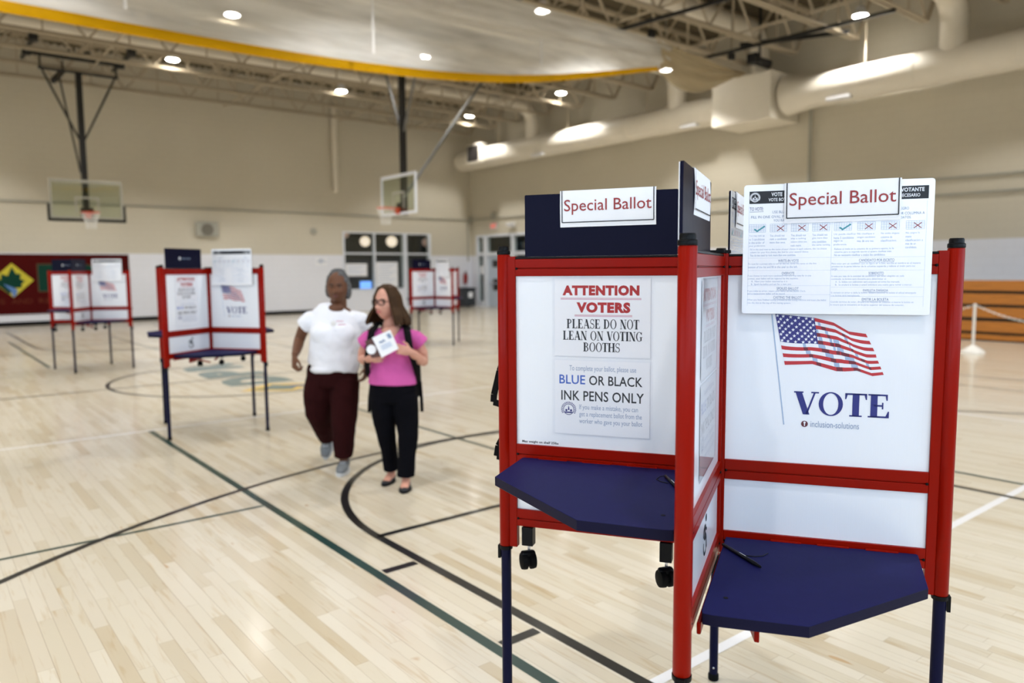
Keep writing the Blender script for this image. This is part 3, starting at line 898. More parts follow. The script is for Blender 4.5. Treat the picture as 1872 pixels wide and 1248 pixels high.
# papers in the lobby window and door
for lab, x0, x1, z0, z1, lines in (('wide white paper taped inside the left window pane', 13.74, 14.68, 1.40, 1.90, 5), ('tall white paper taped inside the middle window pane', 15.10, 16.10, 0.93, 1.96, 9)):
    o = tag(MB().box((x0, NORTH + 0.030, z0), (x1, NORTH + 0.036, z1)).build('posted_paper', 'paper', smooth=0), lab, 'paper')
    t = MB()
    for k in range(lines):
        z = z1 - 0.1 - k * (z1 - z0 - 0.14) / lines
        stroke(t, x0 + 0.08, z, x1 - 0.1 - 0.15 * (k % 3), z, 0.018, 0, 0)
    MB().add(t.v, t.f, 0, Matrix(((1, 0, 0, 0), (0, 0, -1, NORTH + 0.0285), (0, 1, 0, 0), (0, 0, 0, 1)))).build('lettering', 'ink_pale', o, smooth=0)
tag(MB().box((EAST + 0.030, 26.5, 1.42), (EAST + 0.036, 26.86, 1.76)).build('posted_paper', 'paper', smooth=0), 'small white paper on the sidelight of the corner door', 'paper')
sc = thing('monitor', (14.85, NORTH + 0.5, 0.0), 0, 'small glowing screen on the counter behind the window', 'monitor')
MB().box((-0.28, 0, 0.86), (0.28, 0.04, 1.2)).box((-0.04, 0.02, 0.77), (0.04, 0.06, 0.9)).box((-0.14, -0.06, 0.752), (0.14, 0.1, 0.77)).build('case', 'black', sc, smooth=0)
MB().box((-0.26, -0.006, 0.88), (0.26, -0.001, 1.18)).build('screen', 'screen', sc, smooth=0)
cn = thing('lobby_counter', (14.9, NORTH + 0.55, 0), 0, 'low counter just behind the lobby window', 'counter')
MB().box((-1.2, -0.2, 0.0), (1.2, 0.25, 0.70)).build('body', 'dark_room', cn, smooth=0)
MB().box((-1.25, -0.24, 0.70), (1.25, 0.28, 0.75)).build('counter_top', 'white_plastic', cn, bevel=0.005)
for lab, x, z, r, mt in (('bright paper globe lamp in the left window pane', 15.40, 2.85, 0.215, 'globe'), ('bright paper globe lamp in the middle window pane', 16.69, 2.87, 0.235, 'globe'),
                         ('dim pinkish globe lamp at the upper left corner of the window', 14.45, 3.16, 0.2, 'globe_dim'), ('dim pinkish globe lamp at the right end of the window', 18.45, 2.86, 0.18, 'globe_dim')):
    g = thing('globe_lamp', (x, NORTH + 1.5, z), 0, lab, 'lamp', 'globe lamps in the lobby')
    MB().ball((0, 0, 0), r, 0, 24, 16).build('shade', mt, g)
    MB().tube([(0, 0, r - 0.01), (0, 0, 3.6 - z)], 0.008, 6).build('cord', 'black', g)

# floor things by the corner door
tb = thing('trash_bin', (19.05, 26.75, 0), 0, 'charcoal rolling bin with a white label in the far corner', 'bin')
MB().prism([(-0.27, -0.3), (0.27, -0.3), (0.27, 0.3), (-0.27, 0.3)], 0.06, 0.78).build('body', 'bin', tb, bevel=0.03)
MB().prism([(-0.3, -0.33), (0.3, -0.33), (0.3, 0.33), (-0.3, 0.33)], 0.781, 0.86).build('lid', 'bin', tb, bevel=0.025)
MB().box((-0.12, -0.306, 0.42), (0.10, -0.302, 0.66)).build('paper_label', 'paper', tb, smooth=0)
for sx in (-0.2, 0.2):
    MB().lathe([(0.07, -0.02), (0.07, 0.02)], 16, 0, Matrix.Translation((sx, 0.2, 0.071)) @ Matrix.Rotation(R_(90), 4, 'Y')).build('wheel', 'rubber', tb)
fe = thing('fire_extinguisher', (19.45, NORTH - 0.11, 1.0), 0, 'red fire extinguisher on the wall above the corner bin', 'extinguisher')
MB().lathe([(0.05, 0), (0.09, 0.02), (0.09, 0.36), (0.06, 0.43), (0.03, 0.46)], 18).build('cylinder', 'extinguisher', fe)
MB().lathe([(0.03, 0.46), (0.035, 0.50), (0.02, 0.54)], 12).bar((0, 0, 0.52), (0, -0.12, 0.56), 0.03, 0.02).tube([(0.03, 0, 0.48), (0.11, 0, 0.44), (0.12, 0, 0.15)], 0.012, 8).build('valve', 'black', fe)

# folded bleachers along the right wall
bl = thing('bleachers', (18.0, 2.3, 0), 0, 'folded wooden bleachers along the right wall', 'bleachers')
for z0, z1 in ((1.08, 1.30), (0.79, 1.015), (0.50, 0.725), (0.20, 0.425), (0.03, 0.14)):
    MB().box((0, -5.9, z0), (0.05, 5.9, z1)).build('board', 'wood', bl, bevel=0.006)
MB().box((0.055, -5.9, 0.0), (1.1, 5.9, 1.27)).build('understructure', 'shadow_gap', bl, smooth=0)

# white stanchions with a plastic chain
sps = [Vector((15.35, 5.45, 0)), Vector((15.1, 8.0, 0)), Vector((15.75, 3.0, 0))]
labs = ['white stanchion with domed base standing right of the big booth', 'white stanchion beyond the big booth', 'white stanchion past the right edge of the photo']
for p, lb in zip(sps, labs):
    st = thing('stanchion', p, 0, lb, 'stanchion', 'white chain stanchions')
    MB().lathe([(0.205, 0.0), (0.205, 0.02), (0.17, 0.06), (0.08, 0.12), (0.03, 0.15)], 28).build('base', 'chain', st)
    MB().lathe([(0.025, 0.15), (0.025, 0.86), (0.03, 0.865), (0.03, 0.90), (0.015, 0.915)], 16).build('post', 'chain', st)
def chain(p, q, sag, label):
    mb = MB(); n = 60
    pts = [p.lerp(q, i / n) - Vector((0, 0, sag * (1 - (2 * i / n - 1) ** 2))) for i in range(n + 1)]
    for i in range(n):
        a, b = pts[i], pts[i + 1]; t = (b - a).normalized(); c = (a + b) / 2
        s = t.cross(Vector((0, 0, 1))).normalized(); w = s if i % 2 else t.cross(s)
        lp = [c + t * (math.cos(k * PI / 4) * (b - a).length * 0.66) + w * (math.sin(k * PI / 4) * 0.014) for k in range(8)]
        mb.tube(lp, 0.0055, 5, 0, None, True)
    return tag(mb.build('plastic_chain', 'chain'), label, 'chain', 'plastic chains')
chain(sps[0] + Vector((0.0, -0.05, 0.87)), sps[2] + Vector((-0.01, 0.05, 0.87)), 0.30, 'white plastic chain sagging to the right of the stanchion')
chain(sps[1] + Vector((0, -0.05, 0.87)), sps[0] + Vector((0, 0.05, 0.87)), 0.25, 'white plastic chain running left behind the big booth')


# ================================================================ CEILING THINGS
def lamp(x, y, z, label, group='high bay lamps', seen=True):
    t = thing('high_bay_lamp', (x, y, z), 0, label, 'lamp', group)
    MB().lathe([(0.175, 0.0), (0.185, 0.02), (0.18, 0.06), (0.12, 0.11), (0.10, 0.20), (0.05, 0.22)], 24).build('housing', 'white_plastic', t)
    MB().lathe([(0.05, -0.034), (0.11, -0.028), (0.155, -0.012), (0.165, 0.004)], 24).build('lens', 'lamp_lens', t)
    MB().tube([(0, 0, 0.22), (0, 0, CEIL - 0.1 - z)], 0.015, 8).build('stem', 'conduit', t)
    ld = D.lights.new('lamp_light', 'SPOT')
    ld.energy = LAMP_W; ld.spot_size = R_(117); ld.spot_blend = 0.34; ld.shadow_soft_size = 0.15
    ld.color = (1.0, 0.98, 0.95)
    lo = D.objects.new('lamp_light', ld); COL.objects.link(lo); lo.parent = t; lo.location = (0, 0, -0.19)
    return t


seen = [(6.26, 17.85, 7.44, 'bright round lamp shining through the raised curtain at the top left'),
        (6.30, 22.86, 7.53, 'bright round lamp just right of the left hoop frame'),
        (11.43, 22.86, 7.38, 'bright round lamp under the curtain hem left of the second hoop mast'),
        (12.03, 13.70, 7.60, 'bright round lamp at the top centre above the upper curtain edge'),
        (11.88, 18.6, 7.60, 'small lamp glow showing through the curtain above the second hoop'),
        (17.95, 19.50, 7.60, 'bright round lamp right of centre below the curtain hem'),
        (17.73, 24.53, 7.61, 'bright round lamp nearest the far corner above the duct end'),
        (18.3, 9.30, 7.60, 'bright round lamp at the upper right beside the sloping joist'),
        (17.08, 14.22, 7.15, 'lamp peeking out under the right end of the curtain hem')]
for a in seen:
    lamp(*a)
for x in (12.3, 6.5, 0.7, -5.1, -10.6):
    for y in (24.0, 18.9, 14.0, 9.0, 3.9, -0.9):
        if any(abs(x - s[0]) < 1 and abs(y - s[1]) < 2.6 for s in seen):
            continue
        lamp(x, y, 7.50, 'round white high bay lamp outside the photo frame', 'high bay lamps outside the frame')
for y in (3.9, -0.9):
    lamp(17.8, y, 7.50, 'round white high bay lamp outside the photo frame', 'high bay lamps outside the frame')

# big round supply duct along the right wall with its square box and branches
DX, DZ, DR = 19.02, 6.22, 0.41
du = thing('supply_duct', (DX, 12.0, DZ), 0, 'large white round supply duct along the top of the right wall', 'duct')
mb = MB().tube([(DX, 27.0, DZ), (DX, 26.9, DZ), (DX, 13.6, DZ)], [DR * 0.9, DR, DR], 32)
loc(mb.build('duct_run', 'duct'), du)
loc(MB().tube([(DX, 11.6, DZ + 0.02), (DX, 10.7, DZ), (DX, SOUTH + 0.3, DZ)], [0.52, DR, DR], 32).build('duct_run', 'duct'), du)
loc(MB().box((18.35, 11.70, 5.60), (19.75, 13.58, 6.86)).build('duct_box', 'duct', bevel=0.02), du)
for y in (24.7, 23.3, 21.4, 19.3, 17.3, 15.8, 14.3, 9.5, 8.2, 6.1, 4.1, 2.0, 0):
    loc(MB().tube([(DX, y - 0.02, DZ), (DX, y + 0.02, DZ)], DR + 0.012, 32).build('seam_band', 'duct'), du)
for y in (24.1, 20.1, 16.4, 9.4, 5.1, 1.0):
    loc(MB().bar((DX - 0.2, y, DZ + 0.33), (DX - 0.2, y, 8.5), 0.02, 0.02).build('hanger_strap', 'steel_white', smooth=0), du)
XG = Matrix.Translation((DX - 0.5, 25.35, 6.34))
loc(MB().box((-0.06, -0.46, -0.38), (0.3, 0.46, 0.38), 0, XG).build('register_collar', 'duct', bevel=0.008), du)
mb = MB().box((-0.07, -0.38, -0.31), (-0.061, 0.38, 0.31), 0, XG)
for k in range(9):
    mb.box((-0.085, -0.38, -0.3 + k * 0.068), (-0.07, 0.38, -0.275 + k * 0.068), 0, XG)
loc(mb.build('louvre', 'grille', smooth=0), du)
for y in (21.6, 14.65, 10.0, 3.0):
    loc(MB().box((DX - 0.40, y - 0.30, DZ - 0.40), (DX - 0.2, y + 0.30, DZ - 0.32)).build('air_register', 'white_plastic', bevel=0.01), du)
for y, xe in ((22.22, -6.0), (15.32, -6.0), (7.45, 6.0)):
    pts = [(xe, y, 7.72), (18.35, y, 7.72)] + [(18.35 + 0.62 * math.sin(a), y, 7.10 + 0.62 * math.cos(a)) for a in (0.3, 0.6, 0.9, 1.2, 1.45)] + [(18.97, y, 6.95), (18.97, y, 6.4)]
    r = 0.24 if y > 20 else 0.29
    loc(MB().tube(pts, r, 24).build('branch_duct', 'duct'), du)
pts = [(9.0, 12.45, 8.1), (18.45, 12.45, 8.1)] + [(18.45 + 0.5 * math.sin(a), 12.45, 7.6 + 0.5 * math.cos(a)) for a in (0.4, 0.8, 1.2)] + [(18.97, 12.45, 7.4), (18.97, 12.45, 6.6)]
loc(MB().tube(pts, 0.24, 24).build('branch_duct', 'duct'), du)

# raised divider curtain
def zb(x):
    P = [(-9, 5.0), (1.2, 5.0), (2.3, 5.0), (3.2, 4.985), (5.8, 5.02), (7.95, 5.13), (10.06, 5.37), (12.26, 5.83), (14.3, 6.30), (20, 7.4)]
    for (a, za), (b, zz) in zip(P, P[1:]):
        if a <= x <= b:
            t = (x - a) / (b - a); return za + (zz - za) * t
    return P[-1][1]
def zbs(x):
    return (zb(x - 0.8) + zb(x - 0.4) + zb(x) + zb(x + 0.4) + zb(x + 0.8)) / 5
CY, CT = 12.0, 6.92
cu = thing('divider_curtain', (4.0, CY, CT), 0, 'raised white mesh divider curtain with yellow hem hung across the ceiling', 'curtain')
mb = MB(); nx, nz = 150, 44
vs = []; fs = []
for i in range(nx + 1):
    x = -8 + (14.35 + 8) * i / nx
    b = zbs(x)
    for k in range(nz + 1):
        v = k / nz
        y = CY - 0.02 + 0.13 * math.sin(v * 11 + 0.9 * math.sin(x * 0.45) + 0.16 * x) * math.sin(PI * v) + 0.03 * math.sin(v * 25 + x * 0.5) * math.sin(PI * v) - 0.55 * math.sin(PI * v) ** 2 * (0.6 + 0.2 * math.sin(x * 0.8))
        vs.append((x, y, b + (CT - b) * v))
for i in range(nx):
    for k in range(nz):
        a = i * (nz + 1) + k
        fs.append((a, a + nz + 1, a + nz + 2, a + 1))
mb.add(vs, fs)
loc(mb.build('mesh_sheet', 'curtain', smooth=180), cu)
mb = MB(); vs = []; fs = []
n = 120
for i in range(n + 1):
    x = -8 + (14.3 + 8) * i / n; b = zbs(x); h = 0.135 if x < 10 else 0.135 - 0.06 * (x - 10) / 4.3
    for dy, dz in ((-0.015, -0.01), (0.02, -0.01), (0.03, h * 0.5), (0.02, h), (-0.02, h), (-0.035, h * 0.45)):
        vs.append((x, CY - 0.02 + dy, b - 0.02 + dz))
for i in range(n):
    for k in range(6):
        k2 = (k + 1) % 6
        fs.append((i * 6 + k, (i + 1) * 6 + k, (i + 1) * 6 + k2, i * 6 + k2))
mb.add(vs, fs)
loc(mb.build('yellow_hem', 'yellow', smooth=60), cu)
for x in (2.55, 6.25, 9.9, 13.35):
    b = zbs(x)
    loc(MB().box((x - 0.022, CY - 0.70, b + 0.10), (x + 0.022, CY - 0.69, CT - 0.9)).build('lifting_strap', 'white_plastic', smooth=0), cu)
# gathered vinyl at the right end
mb = MB(); vs = []; fs = []; n, kk = 60, 28
for i in range(n + 1):
    u = i / n; x = 14.0 + 3.25 * u
    top = 6.88 - 0.22 * u
    bot = 6.32 - 0.50 * math.sin(PI * min(1, u * 1.06) ** 0.8) * (1 - 0.15 * u) + (0.2 * u * u)
    for k in range(kk + 1):
        v = k / kk
        y = CY - 0.06 - 0.16 * math.sin(PI * v) - 0.06 * math.sin(v * 22 + u * 4.0) * math.sin(PI * v) * (0.4 + u)
        vs.append((x, y, bot + (top - bot) * v))
for i in range(n):
    for k in range(kk):
        a = i * (kk + 1) + k
        fs.append((a, a + kk + 1, a + kk + 2, a + 1))
mb.add(vs, fs)
loc(mb.build('gathered_end', 'drape', smooth=180), cu)
loc(MB().tube([(-8, CY, CT + 0.03), (17.4, CY, CT - 0.12)], 0.016, 10).build('batten_pipe', 'steel_white'), cu)
for x in (-6, -2, 2.55, 6.25, 9.9, 13.9, 17.0):
    loc(MB().bar((x, CY + 0.01, CT), (x, CY + 0.01, 8.60), 0.015, 0.015).box((x - 0.07, CY - 0.07, CT + 0.02), (x + 0.07, CY + 0.07, CT + 0.18)).build('pulley', 'black_steel', bevel=0.02), cu)
# black steel bars and winch of the curtain
for lb, a, b in (('black steel bar across the joists above the upper curtain edge', (13.6, 13.2, 7.25), (13.95, 9.7, 7.25)),
                 ('upper black steel bar at the right end of the curtain', (17.25, 13.2, 7.25), (17.5, 8.1, 7.25)),):
    tag(MB().bar(a, b, 0.07, 0.07).build('track_bar', 'black_steel', smooth=0), lb, 'bar', 'curtain track bars')
wn_ = thing('curtain_winch', (18.20, 12.02, 7.13), 0, 'black curtain winch motor hanging above the square duct box', 'winch')
MB().bar((-0.95, -0.1, 0.2), (0.2, -2.4, 0.2), 0.09, 0.09).build('mounting_bar', 'black_steel', wn_, smooth=0)
MB().tube([(-0.1, 0, -0.02), (0.36, -0.12, -0.08)], 0.12, 16).build('motor', 'black_steel', wn_)
MB().box((-0.3, -0.14, -0.12), (-0.05, 0.14, 0.14)).build('gearbox', 'black_steel', wn_, bevel=0.02)
MB().bar((0.05, -0.03, 0.05), (0.05, -0.03, 1.5), 0.05, 0.05).build('hanger', 'black_steel', wn_, smooth=0)


# basketball hoops let down from the joists
def hoop(x, y, rz, label, pad, brace):
    h = thing('basketball_hoop', (x, y, 0), rz, label, 'basketball hoop', 'ceiling hung basketball hoops')
    Z0, Z1, W = 3.10, 4.17, 0.905
    bb = MB().box((-W + 0.05, -0.006, Z0 + 0.05), (W - 0.05, 0.006, Z1 - 0.06)).build('backboard', 'board_glass', h, smooth=0)
    mb = MB()
    for a, b in (((-W, -0.025, Z0), (-W + 0.06, 0.025, Z1)), ((W - 0.06, -0.025, Z0), (W, 0.025, Z1)), ((-W + 0.06, -0.025, Z0), (W - 0.06, 0.025, Z0 + 0.06)), ((-W + 0.06, -0.025, Z1 - 0.08), (W - 0.06, 0.025, Z1))):
        mb.box(a, b)
    mb.build('board_frame', 'conduit' if pad else 'alu', bb, bevel=0.004)
    mb = MB()
    for a, b in (((-0.30, -0.0085, Z0 + 0.16), (-0.25, -0.0065, Z0 + 0.61)), ((0.25, -0.0085, Z0 + 0.16), (0.30, -0.0065, Z0 + 0.61)), ((-0.25, -0.0085, Z0 + 0.56), (0.25, -0.0065, Z0 + 0.61))):
        mb.box(a, b)
    mb.build('target_square', 'conduit', bb, smooth=0)
    if pad:
        mb = MB()
        mb.box((-W - 0.06, -0.045, Z0 - 0.075), (W + 0.06, 0.045, Z0 - 0.002))
        for s in (-1, 1):
            a, b = sorted((s * W, s * (W + 0.06)))
            mb.box((a + 0.001, -0.04, Z0 - 0.002), (b, 0.04, Z0 + 0.40))
        mb.build('edge_padding', 'rubber', bb, bevel=0.015)
    rz_ = Z0 + 0.16
    rim = MB().tube([(0.228 * math.cos(a * PI / 18), -0.40 + 0.228 * math.sin(a * PI / 18), rz_) for a in range(36)], 0.011, 8, 0, None, True)
    rim.box((-0.09, -0.19, rz_ - 0.015), (0.09, -0.02, rz_ + 0.015)).box((-0.075, -0.05, rz_ - 0.14), (0.075, -0.012, rz_ + 0.02))
    rim.bar((-0.06, -0.03, rz_ - 0.12), (-0.1, -0.2, rz_ - 0.01), 0.02, 0.02).bar((0.06, -0.03, rz_ - 0.12), (0.1, -0.2, rz_ - 0.01), 0.02, 0.02)
    rm = rim.build('rim', 'orange', h)
    mb = MB(); n = 12
    def npt(k, lv):
        r = 0.225 - 0.028 * lv if lv < 4 else 0.125; a = 2 * PI * k / n
        return (r * math.cos(a), -0.40 + r * math.sin(a), rz_ - 0.012 - lv * 0.085)
    for lv in range(5):
        for k in range(n):
            o = 0.5 * (lv % 2)
            mb.tube([npt(k + o, lv), npt(k + 0.5 + o, lv + 1)], 0.006, 4); mb.tube([npt(k + o, lv), npt(k - 0.5 + o, lv + 1)], 0.006, 4)
    mb.build('net', 'net', rm)
    my = 0.16
    MB().box((-0.075, my - 0.06, Z0 - 0.01), (0.075, my + 0.08, 7.08)).build('mast', 'black_steel', h, bevel=0.006)
    MB().box((-0.16, 0.021, Z0 + 0.02), (0.16, my - 0.06, Z0 + 0.32)).build('board_mount', 'black_steel', h, smooth=0)
    MB().tube([(-0.95, my, 7.10), (1.0, my, 7.10)], 0.04, 10).build('hinge_pipe', 'black_steel', h)
    mb = MB().bar((-1.22, my, 7.46), (1.10, my, 7.46), 0.09, 0.09)
    for s in (-0.9, 0.95):
        mb.bar((s, my, 7.42), (s, my, 7.10), 0.06, 0.05)
    mb.box((-0.22, my - 0.12, 7.48), (-0.06, my + 0.12, 7.70)).box((0.18, my - 0.1, 7.48), (0.32, my + 0.1, 7.68))
    mb.build('support_beam', 'black_steel', h, bevel=0.006)
    for s in (-1.19, 1.07):
        MB().bar((s, my + 0.9, 7.50), (s, -1.24, 7.50), 0.09, 0.09).box((s - 0.10, -1.30, 7.42), (s + 0.10, -1.08, 7.60)).box((s - 0.1, my - 0.1, 7.38), (s + 0.1, my + 0.1, 7.55)).build('joist_beam', 'black_steel', h, bevel=0.006)
    for s in (-0.86, 0.9):
        MB().bar((s, my, 7.06), (0.07 * (1 if s > 0 else -1), my, 5.3), 0.05, 0.05).build('side_brace', 'black_steel' if pad else 'grey_steel', h, smooth=0)
    if brace == 'back':
        MB().tube([(0.05, 0.12, 3.55), (0.05, 3.1, 7.35)], 0.045, 10).build('fold_brace', 'grey_steel', h)
    else:
        MB().bar((-0.38, my + 0.5, 7.0), (-0.06, my + 0.14, 4.4), 0.035, 0.035).build('fold_brace', 'black_steel', h, smooth=0)
        MB().bar((-0.28, my + 0.55, 7.22), (-0.66, my - 0.3, 6.72), 0.1, 0.12).bar((-0.28, my + 0.55, 7.22), (-0.28, my + 0.55, 7.5), 0.04, 0.04).build('pulley_arm', 'black_steel', h, smooth=0)
    return h


hoop(4.15, 23.95, 0, 'basketball hoop hung at the left with black mast, glass board and black edge padding', True, 'front')
hoop(10.52, 17.86, R_(-90), 'basketball hoop seen at an angle in the centre with white framed board and orange rim', False, 'back')


# ================================================================ VOTING BOOTHS
ZT, ZB0 = 1.648, 0.70
RAIL = ((1.580, 1.633), (0.984, 1.0425), (0.772, 0.828))
R0S = dict(R=-0.002, F=0.014, L=0.016, B=0.016)      # radius where each arm's inner upright stands


def fpx(px, py):     # print positions on the VOTE panel, read off along the panel
    return (0.150 + (px - 1417) * 0.001462, 1.470 - (py - 573) * 0.00151)


def flag_print(mb):
    top = [(0, 1417, 573), (0.42, 1490, 580), (0.62, 1522, 588), (0.8, 1549, 604), (1, 1579, 608)]
    bot = [(0, 1437, 669), (0.30, 1487, 666), (0.55, 1530, 678), (0.66, 1545, 678), (0.78, 1566, 676), (0.9, 1593, 685), (1, 1612, 682)]
    def ev(T, u):
        for a, b in zip(T, T[1:]):
            if u <= b[0] + 1e-9:
                t = (u - a[0]) / (b[0] - a[0]); t = t * t * (3 - 2 * t) * 0.5 + t * 0.5
                return a[1] + (b[1] - a[1]) * t, a[2] + (b[2] - a[2]) * t
        return T[-1][1:]
    def P(u, v):
        a, b = ev(top, u), ev(bot, u)
        bx = 7 * math.sin(PI * v) * max(0, u - 0.55) * (1 if v < 0.5 else 0.6)
        by = 3.0 * math.sin(PI * v) * math.sin(u * 8.0)
        return fpx(a[0] + (b[0] - a[0]) * v + bx, a[1] + (b[1] - a[1]) * v + by)
    NU = 70
    for st in range(13):
        for i in range(NU):
            u0, u1 = i / NU, (i + 1) / NU
            v0, v1 = st / 13, (st + 1) / 13
            um = (u0 + u1) / 2
            if um < 0.405 and st < 7:
                m = 4
            else:
                vm = (v0 + v1) / 2
                sl = um - 0.30 * (vm - 0.5) + 0.02 * math.sin(vm * 9 + um * 5)
                d = any(lo_ < sl < hi_ and va < vm < vb for lo_, hi_, va, vb in ((0.20, 0.245, 0.5, 1.0), (0.43, 0.475, 0.0, 0.45), (0.40, 0.47, 0.45, 1.0), (0.55, 0.585, 0.05, 0.7), (0.60, 0.68, 0.40, 1.0), (0.78, 0.805, 0.15, 0.85)))
                m = (1 if d else 0) if st % 2 == 0 else (3 if d else 2)
            q = [P(u0, v1), P(u1, v1), P(u1, v0), P(u0, v0)]
            mb.add([(a, b, 0) for a, b in q], [(0, 1, 2, 3)], m)
    for r in range(9):
        for c in range(6 if r % 2 == 0 else 5):
            u = 0.405 * ((c + (0.5 if r % 2 == 0 else 1.0)) / 6.0); v = 7 / 13 * (r + 0.5) / 9
            a, b = P(u, v)
            pts = []
            for k in range(10):
                rr = 0.0052 if k % 2 == 0 else 0.0021
                an = PI / 2 + k * PI / 5
                pts.append((a + rr * math.cos(an), b + rr * math.sin(an)))
            mb.flat(pts, 0.0004, 2)
    # flag pole
    a, b = fpx(1411, 574), fpx(1438, 783)
    stroke(mb, a[0], a[1], b[0], b[1], 0.003, 0, 3)


PRINT = {}
def vote_print():
    t = MB(); flag_print(t)
    letters(t, 'VOTE', 0.206, 0.452, 1.184, 1.252, 0.0002, 5, 'serif')
    disc(t, 0.236, 1.158, 0.009, 0.0002, 6); rect(t, 0.2345, 1.152, 0.2375, 1.163, 0.0004, 2); disc(t, 0.236, 1.162, 0.0032, 0.0005, 2, 10)
    letters(t, 'inclusion-solutions', 0.252, 0.378, 1.150, 1.168, 0.0002, 7)
    return t
VOTE_MATS = ['flag_red', 'flag_red_d', 'flag_white', 'flag_white_d', 'flag_blue', 'ink_navy', 'ink_plum', 'ink_grey']


def access_print():
    """round seat, head and reaching arms of a wheelchair user, leaning forward"""
    t = MB()
    ring(t, 0.0, -0.020, 0.022, 0.030, 0, 0, 28, R_(-200), R_(95))
    disc(t, 0.020, 0.045, 0.0105, 0, 0)
    for a, b, c, d, w in ((0.008, 0.030, -0.012, -0.004, 0.014), (-0.012, -0.002, 0.024, -0.006, 0.011), (0.022, -0.006, 0.030, -0.038, 0.010), (0.006, 0.030, -0.024, 0.022, 0.009), (-0.024, 0.022, -0.030, 0.004, 0.008), (0.008, 0.020, 0.030, 0.012, 0.008)):
        stroke(t, a, b, c, d, w, 0.0002, 0)
    return t


def face_mat(ang, side, off):
    """local x = to the viewer's right, y = up, z = towards the viewer, for someone facing that side of an arm"""
    u = Vector((math.cos(ang), math.sin(ang), 0)); n = Vector((-u.y, u.x, 0))
    if side == 'cw':
        ex, ez = u, -n
    else:
        ex, ez = -u, n
    m = Matrix((ex, Vector((0, 0, 1)), ez)).transposed().to_4x4()
    m.translation = ez * off
    return m


